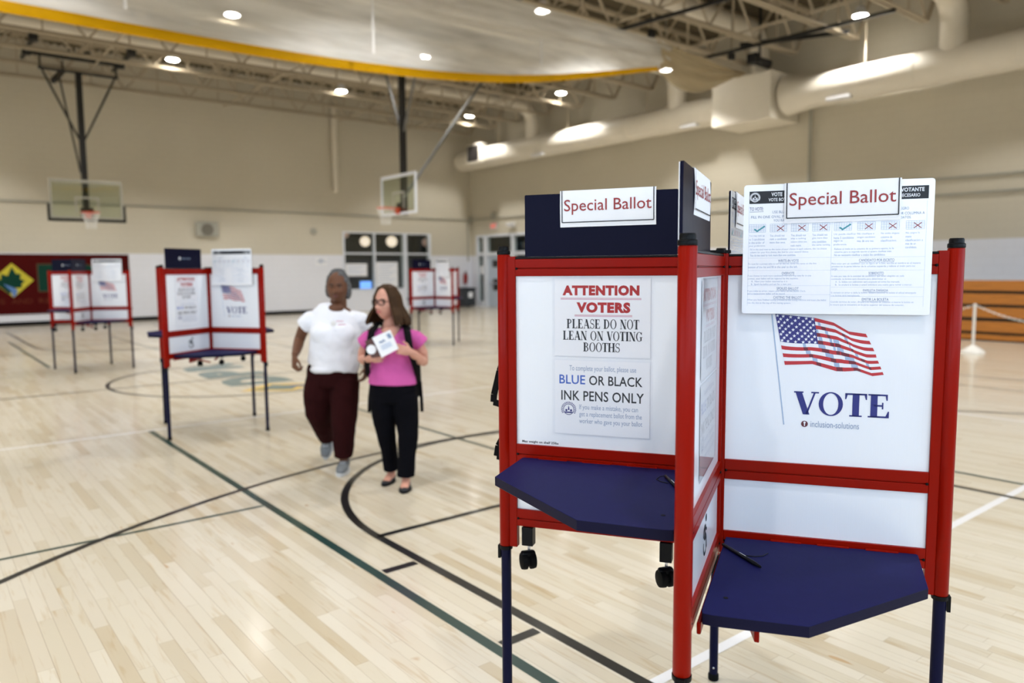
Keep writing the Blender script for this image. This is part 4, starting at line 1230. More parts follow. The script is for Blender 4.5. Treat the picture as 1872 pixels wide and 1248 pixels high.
def arm(root, ang, L, kind, casters=()):
    A = Matrix.Rotation(ang, 4, 'Z'); R0 = R0S[kind]
    po = MB().lathe([(0.0195, ZB0), (0.0205, ZB0 + 0.002), (0.0205, ZT - 0.002), (0.0195, ZT)], 28, 0, A, (L, 0)).build('post', 'red', root)
    MB().lathe([(0.0212, ZT + 0.0005), (0.0216, ZT + 0.003), (0.0216, ZT + 0.010), (0.0205, ZT + 0.012), (0.0182, ZT + 0.013), (0.0182, ZT + 0.022), (0.0165, ZT + 0.026)], 28, 0, A, (L, 0)).build('post_cap', 'black', po)
    mb = MB().lathe([(0.0215, ZB0 - 0.012), (0.0220, ZB0 - 0.010), (0.0220, ZB0 - 0.0006)], 28, 0, A, (L, 0)).box((L + 0.017, -0.010, ZB0 - 0.045), (L + 0.0255, 0.010, ZB0 - 0.001), 0, A)
    mb.build('collar_clip', 'black', po)
    lg = MB().lathe([(0.0165, 0.012), (0.0165, ZB0 - 0.0125)], 24, 0, A, (L, 0)).build('leg', 'navy', root)
    MB().lathe([(0.0185, 0.0), (0.0202, 0.003), (0.0202, 0.022), (0.0172, 0.027)], 24, 0, A, (L, 0)).build('foot', 'rubber', lg)
    MB().lathe([(0.004, 0), (0.004, 0.003), (0.002, 0.004)], 10, 0, A @ Matrix.Translation((L - 0.0163, 0, 0.055)) @ Matrix.Rotation(R_(-90), 4, 'Y')).build('snap_button', 'chrome', lg)
    a, b = L - 0.0185 - 0.024, L - 0.0170
    MB().box((a, -0.0125, ZB0), (b, 0.0125, ZT - 0.006), 0, A).build('outer_stile', 'red', root, bevel=0.0015)
    MB().box((R0, -0.0125, ZB0 + 0.06), (R0 + 0.022, 0.0125, ZT - 0.006), 0, A).build('inner_stile', 'red', root, bevel=0.0015)
    r0, r1 = R0 + 0.0222, a - 0.0002
    for nm, (z0, z1) in zip(('top_rail', 'middle_rail', 'bottom_rail'), RAIL):
        zm = z0 + (z1 - z0) * 0.45
        mb = MB().box((r0, -0.0120, z0), (r1, 0.0120, zm - 0.0018), 0, A).box((r0, -0.0125, zm + 0.0018), (r1, 0.0125, z1), 0, A).box((r0, -0.0085, zm - 0.0018), (r1, 0.0085, zm + 0.0018), 0, A)
        for s in (-1, 1):
            for r in (r0 + 0.004, r1 - 0.004):
                mb.ball((r, s * 0.0120, zm), (0.0042, 0.004, 0.0042), 1, 8, 5, A)
        mb.build(nm, ['red', 'black'], root, bevel=0.0012)
    MB().box((r0, -0.0105, ZT - 0.0148), (r1, 0.0105, ZT - 0.008), 0, A).box((R0, -0.0125, ZT - 0.0055), (R0 + 0.028, 0.0125, ZT + 0.004), 0, A).build('top_channel', 'black', root, bevel=0.0015)
    up = MB().box((r0 - 0.001, -0.004, RAIL[1][1] - 0.001), (r1 + 0.001, 0.004, RAIL[0][0] + 0.001), 0, A)
    lo = MB().box((r0 - 0.001, -0.004, RAIL[2][1] - 0.001), (r1 + 0.001, 0.004, RAIL[1][0] + 0.001), 0, A)
    uo = up.build('upper_panel', 'panel', root, smooth=0)
    loo = lo.build('lower_panel', 'panel', root, smooth=0)
    if kind == 'R':
        if 'v' not in PRINT:
            PRINT['v'] = vote_print()
        t = PRINT['v']
        mb = MB().add(t.v, t.f, 0, A @ face_mat(0, 'cw', 0.0048)); mb.m = list(t.m)
        o = mb.build('vote_print', VOTE_MATS, uo, smooth=0); o['label'] = 'printed flag and blue VOTE lettering'
    if kind == 'F':
        t = access_print()
        mb = MB().add(t.v, t.f, 0, A @ face_mat(0, 'ccw', 0.0048) @ Matrix.Translation((-0.30, 0.905, 0))); mb.m = list(t.m)
        o = mb.build('accessibility_symbol', 'ink_black', loo, smooth=0); o['label'] = 'black wheelchair symbol'
    if kind == 'L':
        t = MB(); rect(t, -0.612, 1.0435, -0.485, 1.0575, 0, 1); letters(t, 'Max weight on shelf 25lbs', -0.609, -0.488, 1.0455, 1.0560, 0.0003, 0, bold=0.03)
        mb = MB().add(t.v, t.f, 0, A @ face_mat(0, 'ccw', 0.0048) @ Matrix.Translation(((L - 0.669) * -1, 0, 0))); mb.m = list(t.m)
        o = mb.build('weight_label', ['ink_black', 'paper'], uo, smooth=0); o['label'] = 'small white weight limit label'
    for r in casters:
        zr = RAIL[2][0]
        cs = MB().box((r - 0.0185, -0.0140, zr - 0.062), (r + 0.0185, 0.020, zr - 0.0006), 0, A).build('caster', 'black', root, bevel=0.002)
        MB().lathe([(0.0045, 0), (0.0045, 0.024)], 8, 0, A @ Matrix.Translation((r, 0, zr - 0.0855))).build('caster_stem', 'chrome', cs)
        zc = zr - 0.113
        W = A @ Matrix.Translation((r, 0.010, zc)) @ Matrix.Rotation(R_(35), 4, 'Z')
        MB().lathe([(0.016, -0.0255), (0.026, -0.023), (0.028, -0.014), (0.028, -0.006), (0.020, -0.004), (0.020, 0.004), (0.028, 0.006), (0.028, 0.014), (0.026, 0.023), (0.016, 0.0255)], 22, 0, W @ Matrix.Rotation(R_(90), 4, 'Y')).build('wheel', 'rubber', cs)
        MB().box((-0.024, -0.014, 0.006), (0.024, 0.012, 0.033), 0, W).build('wheel_hood', 'black', cs, bevel=0.008)


def shelf(root, a1, a2, L1, L2, z):
    """pentagonal shelf in the quadrant between two arms"""
    u = Vector((math.cos(a1), math.sin(a1))); v = Vector((math.cos(a2), math.sin(a2)))
    k1, k2 = L1 / 0.62, L2 / 0.62
    C = [(0.030, 0.030), (0.552 * k1, 0.022), (0.556 * k1, 0.030), (0.552 * k1, 0.262), (0.262, 0.552 * k2), (0.058, 0.556 * k2), (0.034, 0.552 * k2), (0.030, 0.535 * k2)]
    poly = [tuple(u * a + v * b) for a, b in C]
    ar = sum(poly[i][0] * poly[(i + 1) % len(poly)][1] - poly[(i + 1) % len(poly)][0] * poly[i][1] for i in range(len(poly)))
    if ar < 0:
        poly.reverse()
    mb = MB().prism(poly, z - 0.027, z); mb.m = [0, 0] + [1] * len(poly)
    sh = mb.build('shelf', ['shelf', 'shelf_edge'], root, bevel=0.0015)
    w = u * 0.075 + v * 0.46
    MB().lathe([(0.006, z + 0.0002), (0.006, z + 0.0006)], 16, 0, Matrix.Translation((w.x, w.y, 0))).build('cord_hole', 'rubber', sh)
    for k in (0.16, 0.29, 0.42):
        p = u * (k * k1) + v * 0.026; q = u * ((k + 0.085) * k1) + v * 0.026
        MB().bar((p.x, p.y, z + 0.0012), (q.x, q.y, z + 0.0012), 0.012, 0.0022).build('hinge', 'red', sh, smooth=0)
    # folding support under the shelf
    p = u * 0.05 + v * 0.10; q = u * 0.17 + v * 0.47
    MB().bar((p.x, p.y, z - 0.125), (q.x, q.y, z - 0.0355), 0.022, 0.014).build('shelf_brace', 'red', sh, bevel=0.002)
    if z < 0.9:
        p = u * 0.115 + v * 0.36; q = u * 0.150 + v * 0.50
        MB().prism([(p.x - v.y * 0.006, p.y + v.x * 0.006), (p.x + v.y * 0.006, p.y - v.x * 0.006), (q.x + v.y * 0.006, q.y - v.x * 0.006), (q.x - v.y * 0.006, q.y + v.x * 0.006)], z - 0.082, z - 0.0275).build('shelf_latch', 'red', sh, bevel=0.003)
    p = u * 0.025 + v * 0.08; q = u * 0.025 + v * 0.545 * k2
    MB().bar((p.x, p.y, z - 0.042), (q.x, q.y, z - 0.042), 0.010, 0.028).build('shelf_bracket', 'red', sh, bevel=0.003)
    return sh


def booth(loc_, rz, angs, lens, label):
    root = thing('voting_booth', (*loc_, 0), rz, label, 'voting booth', 'red voting booths')
    hub = MB().lathe([(0.011, ZB0 + 0.07), (0.011, ZT - 0.004), (0.009, ZT + 0.002)], 20).build('center_post', 'red', root)
    arm(root, angs['R'], lens['R'], 'R'); arm(root, angs['B'], lens['B'], 'B', (0.15, 0.50)); arm(root, angs['L'], lens['L'], 'L', (0.147, 0.590)); arm(root, angs['F'], lens['F'], 'F')
    shelf(root, angs['R'], angs['F'], lens['R'], lens['F'], 0.815)
    shelf(root, angs['L'], angs['F'], lens['L'], lens['F'], 1.003)
    shelf(root, angs['R'], angs['B'], lens['R'], lens['B'], 1.003)
    shelf(root, angs['L'], angs['B'], lens['L'], lens['B'], 0.815)
    return root


NEAR = dict(loc=(1.8434, 1.3217), rz=0.0, ang=dict(R=R_(-56.6), B=R_(35.8), L=R_(121.6), F=R_(-150.7)), len=dict(R=0.598, B=0.648, L=0.669, F=0.627))
near = booth(NEAR['loc'], NEAR['rz'], NEAR['ang'], NEAR['len'], 'large red framed voting booth with navy shelves filling the right foreground')
STD = dict(ang=dict(R=0.0, B=R_(90), L=R_(180), F=R_(270)), len=dict(R=0.64, B=0.64, L=0.64, F=0.64))
FAR = [((2.437, 7.95), R_(-57.0), 'red voting booth standing left of the woman in white, on the green court line'),
       ((2.437, 14.284), R_(-34.5), 'red voting booth farthest left, in front of the maroon wall banner'),
       ((9.076, 13.939), R_(-87.1), 'small distant red voting booth right of the woman in pink')]
b2 = booth(FAR[0][0], FAR[0][1], STD['ang'], STD['len'], FAR[0][2])
km = child_map()
booths = [b2]
for p, rz, lb in FAR[1:]:
    c = copy_tree(b2, km)
    c.location = (*p, 0); c.rotation_euler = (0, 0, rz); c['label'] = lb
    booths.append(c)
# black carrying strap hanging behind the near booth's left post
A = Matrix.Rotation(NEAR['ang']['L'], 4, 'Z')
mb = MB()
def ribbon(mb, pts, w, t=0.003, X=None):
    for a, b in zip(pts, pts[1:]):
        mb.bar(a, b, w, t, 0, (0, 1, 0), X)
ribbon(mb, [(0.672, -0.030, 1.335), (0.700, -0.036, 1.270), (0.722, -0.040, 1.19), (0.724, -0.040, 1.165), (0.68, -0.030, 1.158), (0.640, -0.020, 1.158)], 0.022, 0.004, A)
ribbon(mb, [(0.680, -0.030, 1.065), (0.706, -0.034, 1.02), (0.712, -0.034, 0.985), (0.64, -0.02, 0.98)], 0.022, 0.004, A)
mb.build('carry_strap', 'pack', near, bevel=0.001)


# ---------------------------------------------------------------- paper goods of the booths (each a thing of its own)
def rounded(w, h, r, n=5):
    pts = []
    for cx, cy, a0 in ((w / 2 - r, h / 2 - r, 0), (-w / 2 + r, h / 2 - r, 90), (-w / 2 + r, -h / 2 + r, 180), (w / 2 - r, -h / 2 + r, 270)):
        for k in range(n + 1):
            a = R_(a0 + 90 * k / n); pts.append((cx + r * math.cos(a), cy + r * math.sin(a)))
    return pts


def fr(w, h):        # fraction of the sheet (x from the left, y from the top) to sheet coordinates
    return lambda fx, fy: (-w / 2 + fx * w, h / 2 - fy * h)


def tx(mb, f, s, fx0, fx1, fy0, fy1, m, kind='sans', bold=0.0, z=0.0006):
    a = f(fx0, fy1); b = f(fx1, fy0)
    letters(mb, s, a[0], b[0], a[1], b[1], z, m, kind, bold)


def seal(mb, cx, cy, r, m, z=0.0006):
    ring(mb, cx, cy, r * 0.64, r * 0.72, z, m)
    for k in range(20):
        a = R_(-30 + 240 * k / 19)
        stroke(mb, cx + r * 0.78 * math.cos(a), cy + r * 0.78 * math.sin(a), cx + r * math.cos(a), cy + r * math.sin(a), r * 0.10, z, m)
    mb.flat([(cx - r * 0.1, cy - r * 0.1), (cx + r * 0.12, cy - r * 0.1), (cx + r * 0.08, cy + r * 0.2), (cx - r * 0.02, cy + r * 0.55)], z, m)
    mb.flat([(cx - r * 0.55, cy - r * 0.3), (cx + r * 0.55, cy - r * 0.3), (cx + r * 0.42, cy - r * 0.48), (cx - r * 0.42, cy - r * 0.48)], z, m)
    disc(mb, cx - r * 0.3, cy - r * 0.12, r * 0.15, z, m, 10); disc(mb, cx + r * 0.32, cy - r * 0.12, r * 0.15, z, m, 10)


def notice_a():
    w, h = 0.298, 0.240; f = fr(w, h); mb = MB()
    mb.prism([(-w / 2, -h / 2), (w / 2, -h / 2), (w / 2, h / 2), (-w / 2, h / 2)], 0, 0.0004, 0)
    for s, x0, x1, y0, y1, uy in (('ATTENTION', 0.085, 0.886, 0.085, 0.215, 0.262), ('VOTERS', 0.235, 0.795, 0.300, 0.435, 0.478)):
        tx(mb, f, s, x0, x1, y0, y1, 1, bold=0.062)
        a, b = f(x0 - 0.02, uy), f(x1 + 0.02, uy); stroke(mb, a[0], a[1], b[0], b[1], 0.0028, 0.0006, 2)
        stroke(mb, a[0], a[1] + 0.0035, b[0], b[1] + 0.0035, 0.0010, 0.0006, 1)
    tx(mb, f, 'PLEASE DO NOT', 0.13, 0.886, 0.515, 0.64, 3, 'serif')
    tx(mb, f, 'LEAN ON VOTING', 0.09, 0.92, 0.668, 0.79, 3, 'serif')
    tx(mb, f, 'BOOTHS', 0.307, 0.69, 0.815, 0.935, 3, 'serif')
    return mb.mesh('notice_sheet', ['paper', 'ink_red', 'ink_pink', 'ink_black'], 0), w, h


def notice_b():
    w, h = 0.298, 0.232; f = fr(w, h); mb = MB()
    mb.prism([(-w / 2, -h / 2), (w / 2, -h / 2), (w / 2, h / 2), (-w / 2, h / 2)], 0, 0.0004, 0)
    tx(mb, f, 'To complete your ballot, please use', 0.158, 0.859, 0.065, 0.155, 1)
    tx(mb, f, 'BLUE', 0.05, 0.328, 0.195, 0.318, 2, bold=0.012)
    tx(mb, f, 'OR BLACK', 0.370, 0.925, 0.195, 0.322, 3, bold=0.012)
    tx(mb, f, 'INK PENS ONLY', 0.07, 0.94, 0.405, 0.54, 3, bold=0.012)
    c = f(0.150, 0.665); seal(mb, c[0], c[1], 0.0245, 4)
    tx(mb, f, 'If you make a mistake, you can', 0.265, 0.88, 0.59, 0.675, 1)
    tx(mb, f, 'get a replacement ballot from the', 0.265, 0.92, 0.685, 0.77, 1)
    tx(mb, f, 'worker who gave you your ballot', 0.265, 0.925, 0.78, 0.865, 1)
    return mb.mesh('notice_sheet', ['paper', 'ink_grey', 'ink_blue', 'ink_black', 'ink_navy'], 0), w, h


def sleeve_mesh(w, h):
    return MB().prism(rounded(w + 0.016, h + 0.010, 0.005), 0.0009, 0.0011).mesh('clear_sleeve', ['sleeve'], 0)


def special():
    w, h = 0.292, 0.110; f = fr(w, h); mb = MB()
    # folded over the top edge and standing slightly away from what it hangs on
    n = 8; vs = []; fs = []
    for k in range(n + 1):
        y = h / 2 - h * k / n; zz = 0.0012 * math.sin(PI * k / n) * 2
        vs += [(-w / 2, y, zz), (w / 2, y, zz)]
    for k in range(n):
        fs.append((2 * k + 2, 2 * k + 3, 2 * k + 1, 2 * k))
    mb.add(vs, fs, 0)
    mb.box((-w / 2, h / 2 - 0.0004, -0.012), (w / 2, h / 2, 0.0), 0)
    for x0, y0, x1, y1 in ((0.022, 0.0, 0.022, 0.87), (0.978, 0.0, 0.978, 0.87), (0.022, 0.87, 0.978, 0.87)):
        a, b = f(x0, y0), f(x1, y1); stroke(mb, a[0], a[1], b[0], b[1], 0.0028, 0.0034, 2)
    tx(mb, f, 'Special Ballot', 0.045, 0.955, 0.25, 0.665, 1, bold=0.002, z=0.0034)
    return mb.mesh('paper_sign', ['paper', 'ink_brick', 'ink_black'], 0), w, h


def instruction():
    w, h = 0.478, 0.359; f = fr(w, h); mb = MB()
    mb.prism(rounded(w, h, 0.008), 0, 0.0012, 0)
    z = 0.0016
    a, b = f(0.031, 0.145), f(0.97, 0.05); rect(mb, a[0], a[1], b[0], b[1], z, 1)
    c = f(0.062, 0.098); ring(mb, c[0], c[1], 0.011, 0.0125, z + 0.0002, 2); seal(mb, c[0], c[1], 0.0145, 2, z + 0.0002)
    T = lambda s, x0, x1, y0, y1, m, bold=0.0: tx(mb, f, s, x0, x1, y0, y1, m, 'sans', bold, z + 0.0002)
    T('VOTE', 0.152, 0.212, 0.062, 0.092, 2, 0.03); T('VOTE BOTH', 0.137, 0.245, 0.105, 0.130, 2, 0.02)
    T('EL VOTANTE', 0.80, 0.948, 0.062, 0.092, 2, 0.03); T('NECESARIO', 0.824, 0.928, 0.105, 0.130, 2, 0.02)
    T('TO VOTE:', 0.034, 0.11, 0.172, 0.198, 3); a, b = f(0.034, 0.207), f(0.11, 0.207); stroke(mb, a[0], a[1], b[0], b[1], 0.0008, z, 3)
    T('USE BLUE OR BLACK', 0.16, 0.33, 0.202, 0.222, 4); T('NEGRO', 0.822, 0.875, 0.202, 0.222, 4)
    T('FILL IN ONE OVAL PER RACE', 0.042, 0.30, 0.238, 0.258, 4); T('POR COLUMNA A', 0.818, 0.954, 0.238, 0.258, 4)
    T('YOU RANK', 0.167, 0.25, 0.268, 0.286, 4); T('MEDIDA QUE CLASIFICA A LOS CANDIDATOS.', 0.558, 0.888, 0.268, 0.290, 4)
    cap = (('You may rank up', 'to 5 candidates', 'in the order of', 'your preference.'), ('You should not', 'rank a candidate', 'more than once.'), ('You should not', 'skip a ranking', 'column when you', 'rank more.'), ('You should not', 'give more than', 'one candidate', 'the same ranking.'))
    cap2 = (('Ud. puede clasificar', 'hasta 5 candidatos', 'segun su', 'preferencia.'), ('No clasifique a', 'ningun candidato', 'mas de una vez.'), ('No omita ninguna', 'columna de', 'clasificacion.'), ('No asigne la', 'misma', 'clasificacion a', 'mas de un', 'candidato.'))
    for k, cx in enumerate((0.079, 0.195, 0.311, 0.426, 0.541, 0.663, 0.785, 0.91)):
        x0, x1 = cx - 0.046, cx + 0.046; y0, y1 = 0.305, 0.365
        for j in range(6):
            p, q = f(x0, y0 + (y1 - y0) * j / 5), f(x1, y0 + (y1 - y0) * j / 5); stroke(mb, p[0], p[1], q[0], q[1], 0.0008, z, 5)
        for j in range(8):
            p, q = f(x0 + (x1 - x0) * j / 7, y0), f(x0 + (x1 - x0) * j / 7, y1); stroke(mb, p[0], p[1], q[0], q[1], 0.0006, z, 5)
        c = f(cx + 0.012, 0.338)
        if k % 4 == 0:
            stroke(mb, c[0] - 0.014, c[1] - 0.001, c[0] - 0.006, c[1] - 0.007, 0.004, z + 0.0002, 6); stroke(mb, c[0] - 0.008, c[1] - 0.008, c[0] + 0.014, c[1] + 0.007, 0.004, z + 0.0002, 6)
        else:
            stroke(mb, c[0] - 0.009, c[1] - 0.007, c[0] + 0.009, c[1] + 0.007, 0.0018, z + 0.0002, 7); stroke(mb, c[0] - 0.009, c[1] + 0.007, c[0] + 0.009, c[1] - 0.007, 0.0018, z + 0.0002, 7)
        for j, s in enumerate((cap[k] if k < 4 else cap2[k - 4])):
            T(s, x0, x0 + 0.0058 * len(s), 0.385 + j * 0.026, 0.402 + j * 0.026, 8)
    body = ((0.03, 0.478, ('WRITE-IN VOTE', 0.588), ('OVERVOTE', 0.685), ('SPOILED BALLOT', 0.803), ('CASTING THE BALLOT', 0.872),
             (('Fill in the oval next to the name of your choice in each column, the 1st choice', 0.50, 0.04), ('column for your first choice, the 2nd for your second choice.', 0.522, 0.04), ('You do not need to rank more than one candidate.', 0.544, 0.04),
              ('To vote for a person who is not on the list, write the name on the line', 0.612, 0.03), ('bottom of the list and fill in the oval to the left.', 0.635, 0.03), ('If you choose to mark more candidates than you may vote for in one', 0.705, 0.03),
              ('contest, your ballot will be rejected by the machine.', 0.727, 0.03), ('A.  Have your ballot returned as it is', 0.749, 0.05), ('B.  Spoil the ballot and ask for a new one', 0.771, 0.05),
              ('If you make an error, return your ballot to the Ballot Clerk,', 0.824, 0.03), ('and a replacement ballot will be issued.', 0.845, 0.03),
              ('When you have finished voting, proceed to the voting machine and insert the ballot', 0.893, 0.03), ('into the slot at the top of the voting system.', 0.917, 0.03))),
            (0.488, 0.955, ('CANDIDATO POR ESCRITO', 0.590), ('SOBREVOTO', 0.688), ('PAPELETA DAÑADA', 0.815), ('EMITIR LA BOLETA', 0.885),
             (('Rellene el óvalo en la columna de su primera opción, la 2a', 0.505, 0.50), ('columna para su segunda opción si quiere clasificar más.', 0.527, 0.50), ('No es necesario clasificar a todos los candidatos.', 0.549, 0.50),
              ('Para votar por un candidato que no figura en la lista, escriba el nombre en el espacio', 0.615, 0.488), ('provisto en la parte inferior de la columna izquierda y rellene el óvalo para ese', 0.637, 0.488), ('cargo.', 0.659, 0.488),
              ('Si vota por más de la cantidad de candidatos que están elegidos en cada', 0.710, 0.488), ('contienda, su boleta será devuelta para determinar si:', 0.732, 0.488), ('A.  Su boleta con sobrevoto será aceptada tal como fue marcada.', 0.754, 0.51), ('B.  Se anulará la boleta y usted solicitará una nueva para volver a marcar.', 0.776, 0.51),
              ('Si comete un error o daña la boleta, deberá devolver la boleta al oficial encargado', 0.836, 0.488), ('y su boleta será reemplazada.', 0.858, 0.488),
              ('Cuando termine de votar, diríjase a la máquina de votación e inserte la boleta en', 0.906, 0.488), ('la ranura que se encuentra en la parte superior del sistema de votación.', 0.928, 0.488))))
    for x0, x1, *heads, lines in body:
        for s, y in heads:
            ww = 0.0086 * len(s); cx = (x0 + x1) / 2
            T(s, cx - ww / 2, cx + ww / 2, y - 0.010, y + 0.010, 4)
            a, b = f(cx - ww / 2, y + 0.016), f(cx + ww / 2, y + 0.016); stroke(mb, a[0], a[1], b[0], b[1], 0.0006, z, 4)
            a, b = f(x0, y - 0.022), f(x1 + 0.01, y - 0.022); stroke(mb, a[0], a[1], b[0], b[1], 0.0004, z, 5)
        for s, y, xx in lines:
            T(s, xx, min(x1, xx + 0.0053 * len(s)), y - 0.008, y + 0.009, 8)
    a, b = f(0.4835, 0.30), f(0.4835, 0.94); stroke(mb, a[0], a[1], b[0], b[1], 0.0005, z, 5)
    for xx in (0.031, 0.965):
        a, b = f(xx, 0.16), f(xx, 0.94); stroke(mb, a[0], a[1], b[0], b[1], 0.0004, z, 5)
    return mb.mesh('instruction_sheet', ['gloss_paper', 'ink_black', 'white_print', 'ink_navy', 'ink_grey', 'ink_pale', 'ink_teal', 'ink_brick', 'ink_pale'], 0), w, h


def header(w, h):
    mb = MB(); n = 10
    prof = rounded(w, h, 0.004)
    mb.prism(prof, -0.010, 0.010, 0)
    return mb.mesh('header_box', ['header'], 40), w, h


def header_logo(w, h):
    t = MB(); ring(t, -0.06, 0.0, 0.010, 0.015, 0.0106, 0); disc(t, -0.06, 0, 0.006, 0.0106, 0)
    letters(t, 'inclusion solutions', -0.035, 0.085, -0.008, 0.010, 0.0106, 1)
    return t.mesh('logo_print', ['white_print', 'ink_grey'], 0)


NA, NB, SP, IN = notice_a(), notice_b(), special(), instruction()
HD = header(0.470, 0.190); HL = header_logo(*HD[1:])
SLA, SLB = sleeve_mesh(*NA[1:]), sleeve_mesh(*NB[1:])
BACKM = MB().prism(rounded(0.476, 0.357, 0.008), -0.006, -0.0006).mesh('backing_board', ['header'], 0)


def put(name, me, M4, label, cat, group, kids_=()):
    o = D.objects.new(name, me); COL.objects.link(o); o.matrix_world = M4
    tag(o, label, cat, group)
    for kn, km_ in kids_:
        c = D.objects.new(kn, km_); COL.objects.link(c); c.parent = o
    return o


def goods(root_loc, rz, angs, lens, who, spec):
    """the loose paper things of one booth. who: how the booth is called in the labels"""
    W = Matrix.Translation((*root_loc, 0)) @ Matrix.Rotation(rz, 4, 'Z')
    def at(k, side, off, x, z, rot=0.0):
        return W @ face_mat(angs[k], side, off) @ Matrix.Translation((x, z, 0)) @ Matrix.Rotation(R_(rot), 4, 'Z')
    for k, what, side, x, label in spec:
        if what == 'notes':
            a = put('notice_sheet', NA[0], at(k, side, 0.0055, x, 1.4515), 'white ATTENTION VOTERS notice on ' + label, 'notice', 'ATTENTION VOTERS notices', [('clear_sleeve', SLA)])
            b = put('notice_sheet', NB[0], at(k, side, 0.0055, x, 1.202), 'white BLUE OR BLACK INK notice on ' + label, 'notice', 'BLUE OR BLACK INK notices', [('clear_sleeve', SLB)])
        elif what == 'header':
            # rests in the black channel on top of the rail
            o = put('header_box', HD[0], at(k, side, 0.0, x, ZT + 0.0965 - 0.009), label, 'header box', 'black header boxes', [('logo_print', HL)] if who != 'near' else ())
        elif what == 'sheet':
            put('instruction_sheet', IN[0], at(k, side, 0.0225, x, 1.651), label, 'instruction sheet', 'voter instruction sheets', [('backing_board', BACKM)])


goods(NEAR['loc'], 0, NEAR['ang'], NEAR['len'], 'near', [
    ('L', 'notes', 'ccw', -0.350, 'the left panel of the big foreground booth'),
    ('F', 'notes', 'ccw', -0.285, 'the panel behind the nearest red post'),
    ('L', 'header', 'ccw', -0.359, 'black header box on top of the left arm of the big booth'),
    ('R', 'sheet', 'cw', 0.298, 'laminated voter instruction sheet hung over the VOTE panel of the big booth'),
])
# the header on the front arm stands a little to the left, the one on the back arm carries a sheet
WN = Matrix.Translation((*NEAR['loc'], 0))
HT = MB().prism(rounded(*HD[1:], 0.004), -0.0035, 0.0035, 0).mesh('header_box', ['header'], 40)
HW = MB().prism(rounded(HD[1] - 0.002, HD[2] - 0.004, 0.004), -0.0065, -0.0045, 0).mesh('white_liner', ['paper'], 40)
put('header_box', HT, WN @ face_mat(NEAR['ang']['F'], 'ccw', 0.0) @ Matrix.Translation((-0.345, ZT + 0.0895, -0.0220)), 'thin black header box seen edge-on above the front post of the big booth', 'header box', 'black header boxes', [('white_liner', HW)])
BT = Matrix.Translation((0.09, 0, 0)) @ Matrix.Rotation(R_(-8), 4, 'Y') @ Matrix.Translation((-0.09, 0, 0))
put('instruction_sheet', IN[0], WN @ face_mat(NEAR['ang']['B'], 'cw', 0.024) @ BT @ Matrix.Translation((0.33, 1.651, 0)), 'instruction sheet seen nearly edge-on behind the hub of the big booth', 'instruction sheet', 'voter instruction sheets', [('backing_board', BACKM)])
SPG = 'Special Ballot papers'
put('paper_sign', SP[0], WN @ face_mat(NEAR['ang']['L'], 'ccw', 0.0112) @ Matrix.Translation((-0.333, 1.784, 0)) @ Matrix.Rotation(R_(0.3), 4, 'Z'), 'white Special Ballot paper on the black header box at the left of the big booth', 'paper sign', SPG)
put('paper_sign', SP[0], WN @ face_mat(NEAR['ang']['F'], 'ccw', -0.0182) @ Matrix.Translation((-0.280, 1.7815, 0)), 'white Special Ballot paper on the edge-on black header box above the front post', 'paper sign', SPG)
put('paper_sign', SP[0], WN @ face_mat(NEAR['ang']['R'], 'cw', 0.0262) @ Matrix.Translation((0.312, 1.778, 0)) @ Matrix.Rotation(R_(0.6), 4, 'Z'), 'white Special Ballot paper folded over the instruction sheet above VOTE', 'paper sign', SPG)
put('paper_sign', SP[0], WN @ face_mat(NEAR['ang']['B'], 'cw', 0.0275) @ BT @ Matrix.Translation((0.33, 1.7795, 0)), 'white Special Ballot paper on the edge-on instruction sheet behind the hub', 'paper sign', SPG)

goods(*FAR[0][:2], STD['ang'], STD['len'], 'b', [
    ('F', 'notes', 'ccw', -0.33, 'the booth left of the woman in white'),
    ('F', 'header', 'ccw', -0.345, 'black header box on the booth left of the woman in white'),
    ('R', 'sheet', 'cw', 0.305, 'instruction sheet on the booth left of the woman in white'),
])
goods(*FAR[1][:2], STD['ang'], STD['len'], 'b', [
    ('F', 'notes', 'ccw', -0.33, 'the middle panel of the farthest left booth'),
    ('L', 'notes', 'ccw', -0.33, 'the left panel of the farthest left booth'),
    ('F', 'header', 'ccw', -0.345, 'right-hand black header box on the farthest left booth'),
    ('L', 'header', 'ccw', -0.345, 'left-hand black header box on the farthest left booth'),
    ('R', 'sheet', 'cw', 0.305, 'instruction sheet on the farthest left booth'),
])
goods(*FAR[2][:2], STD['ang'], STD['len'], 'b', [
    ('F', 'notes', 'ccw', -0.33, 'the distant booth right of the woman in pink'),
    ('F', 'header', 'ccw', -0.345, 'black header box on the distant booth right of the woman in pink'),
    ('R', 'sheet', 'cw', 0.305, 'instruction sheet on the distant booth right of the woman in pink'),
])


# pens on cords, lying on the shelves of the near booth
def pen(p, q, cord, label):
    p = Vector(p); q = Vector(q); d = (q - p); L = d.length
    o = thing('pen', p, 0, label, 'pen', 'black pens on cords')
    q0 = d.to_track_quat('Z', 'Y').to_matrix().to_4x4()
    MB().lathe([(0.0030, 0), (0.0045, 0.004), (0.0048, L * 0.40), (0.0054, L * 0.405), (0.0054, L * 0.88), (0.0045, L * 0.9), (0.0035, L * 0.985), (0.0018, L)], 14, 0, q0).build('barrel', 'black', o)
    mb = MB()
    for k in range(6):
        stroke(mb, 0.005 * k, 0, 0.005 * k + 0.0036, 0, 0.0024, 0, 0)
    t = Vector((0, 0, 1))
    # small pale lettering along the top of the barrel
    ax = d.normalized(); up = (t - ax * t.dot(ax)).normalized(); sd = up.cross(ax)
    X = Matrix((ax, sd * 1.0, up)).transposed().to_4x4(); X.translation = ax * (L * 0.46) + up * 0.0056
    mb2 = MB().add(mb.v, mb.f, 0, X)
    mb2.build('lettering', 'white_print', o, smooth=0)
    MB().tube([Vector(c) - p for c in cord], 0.0012, 6).build('cord', 'black', o)
    return o

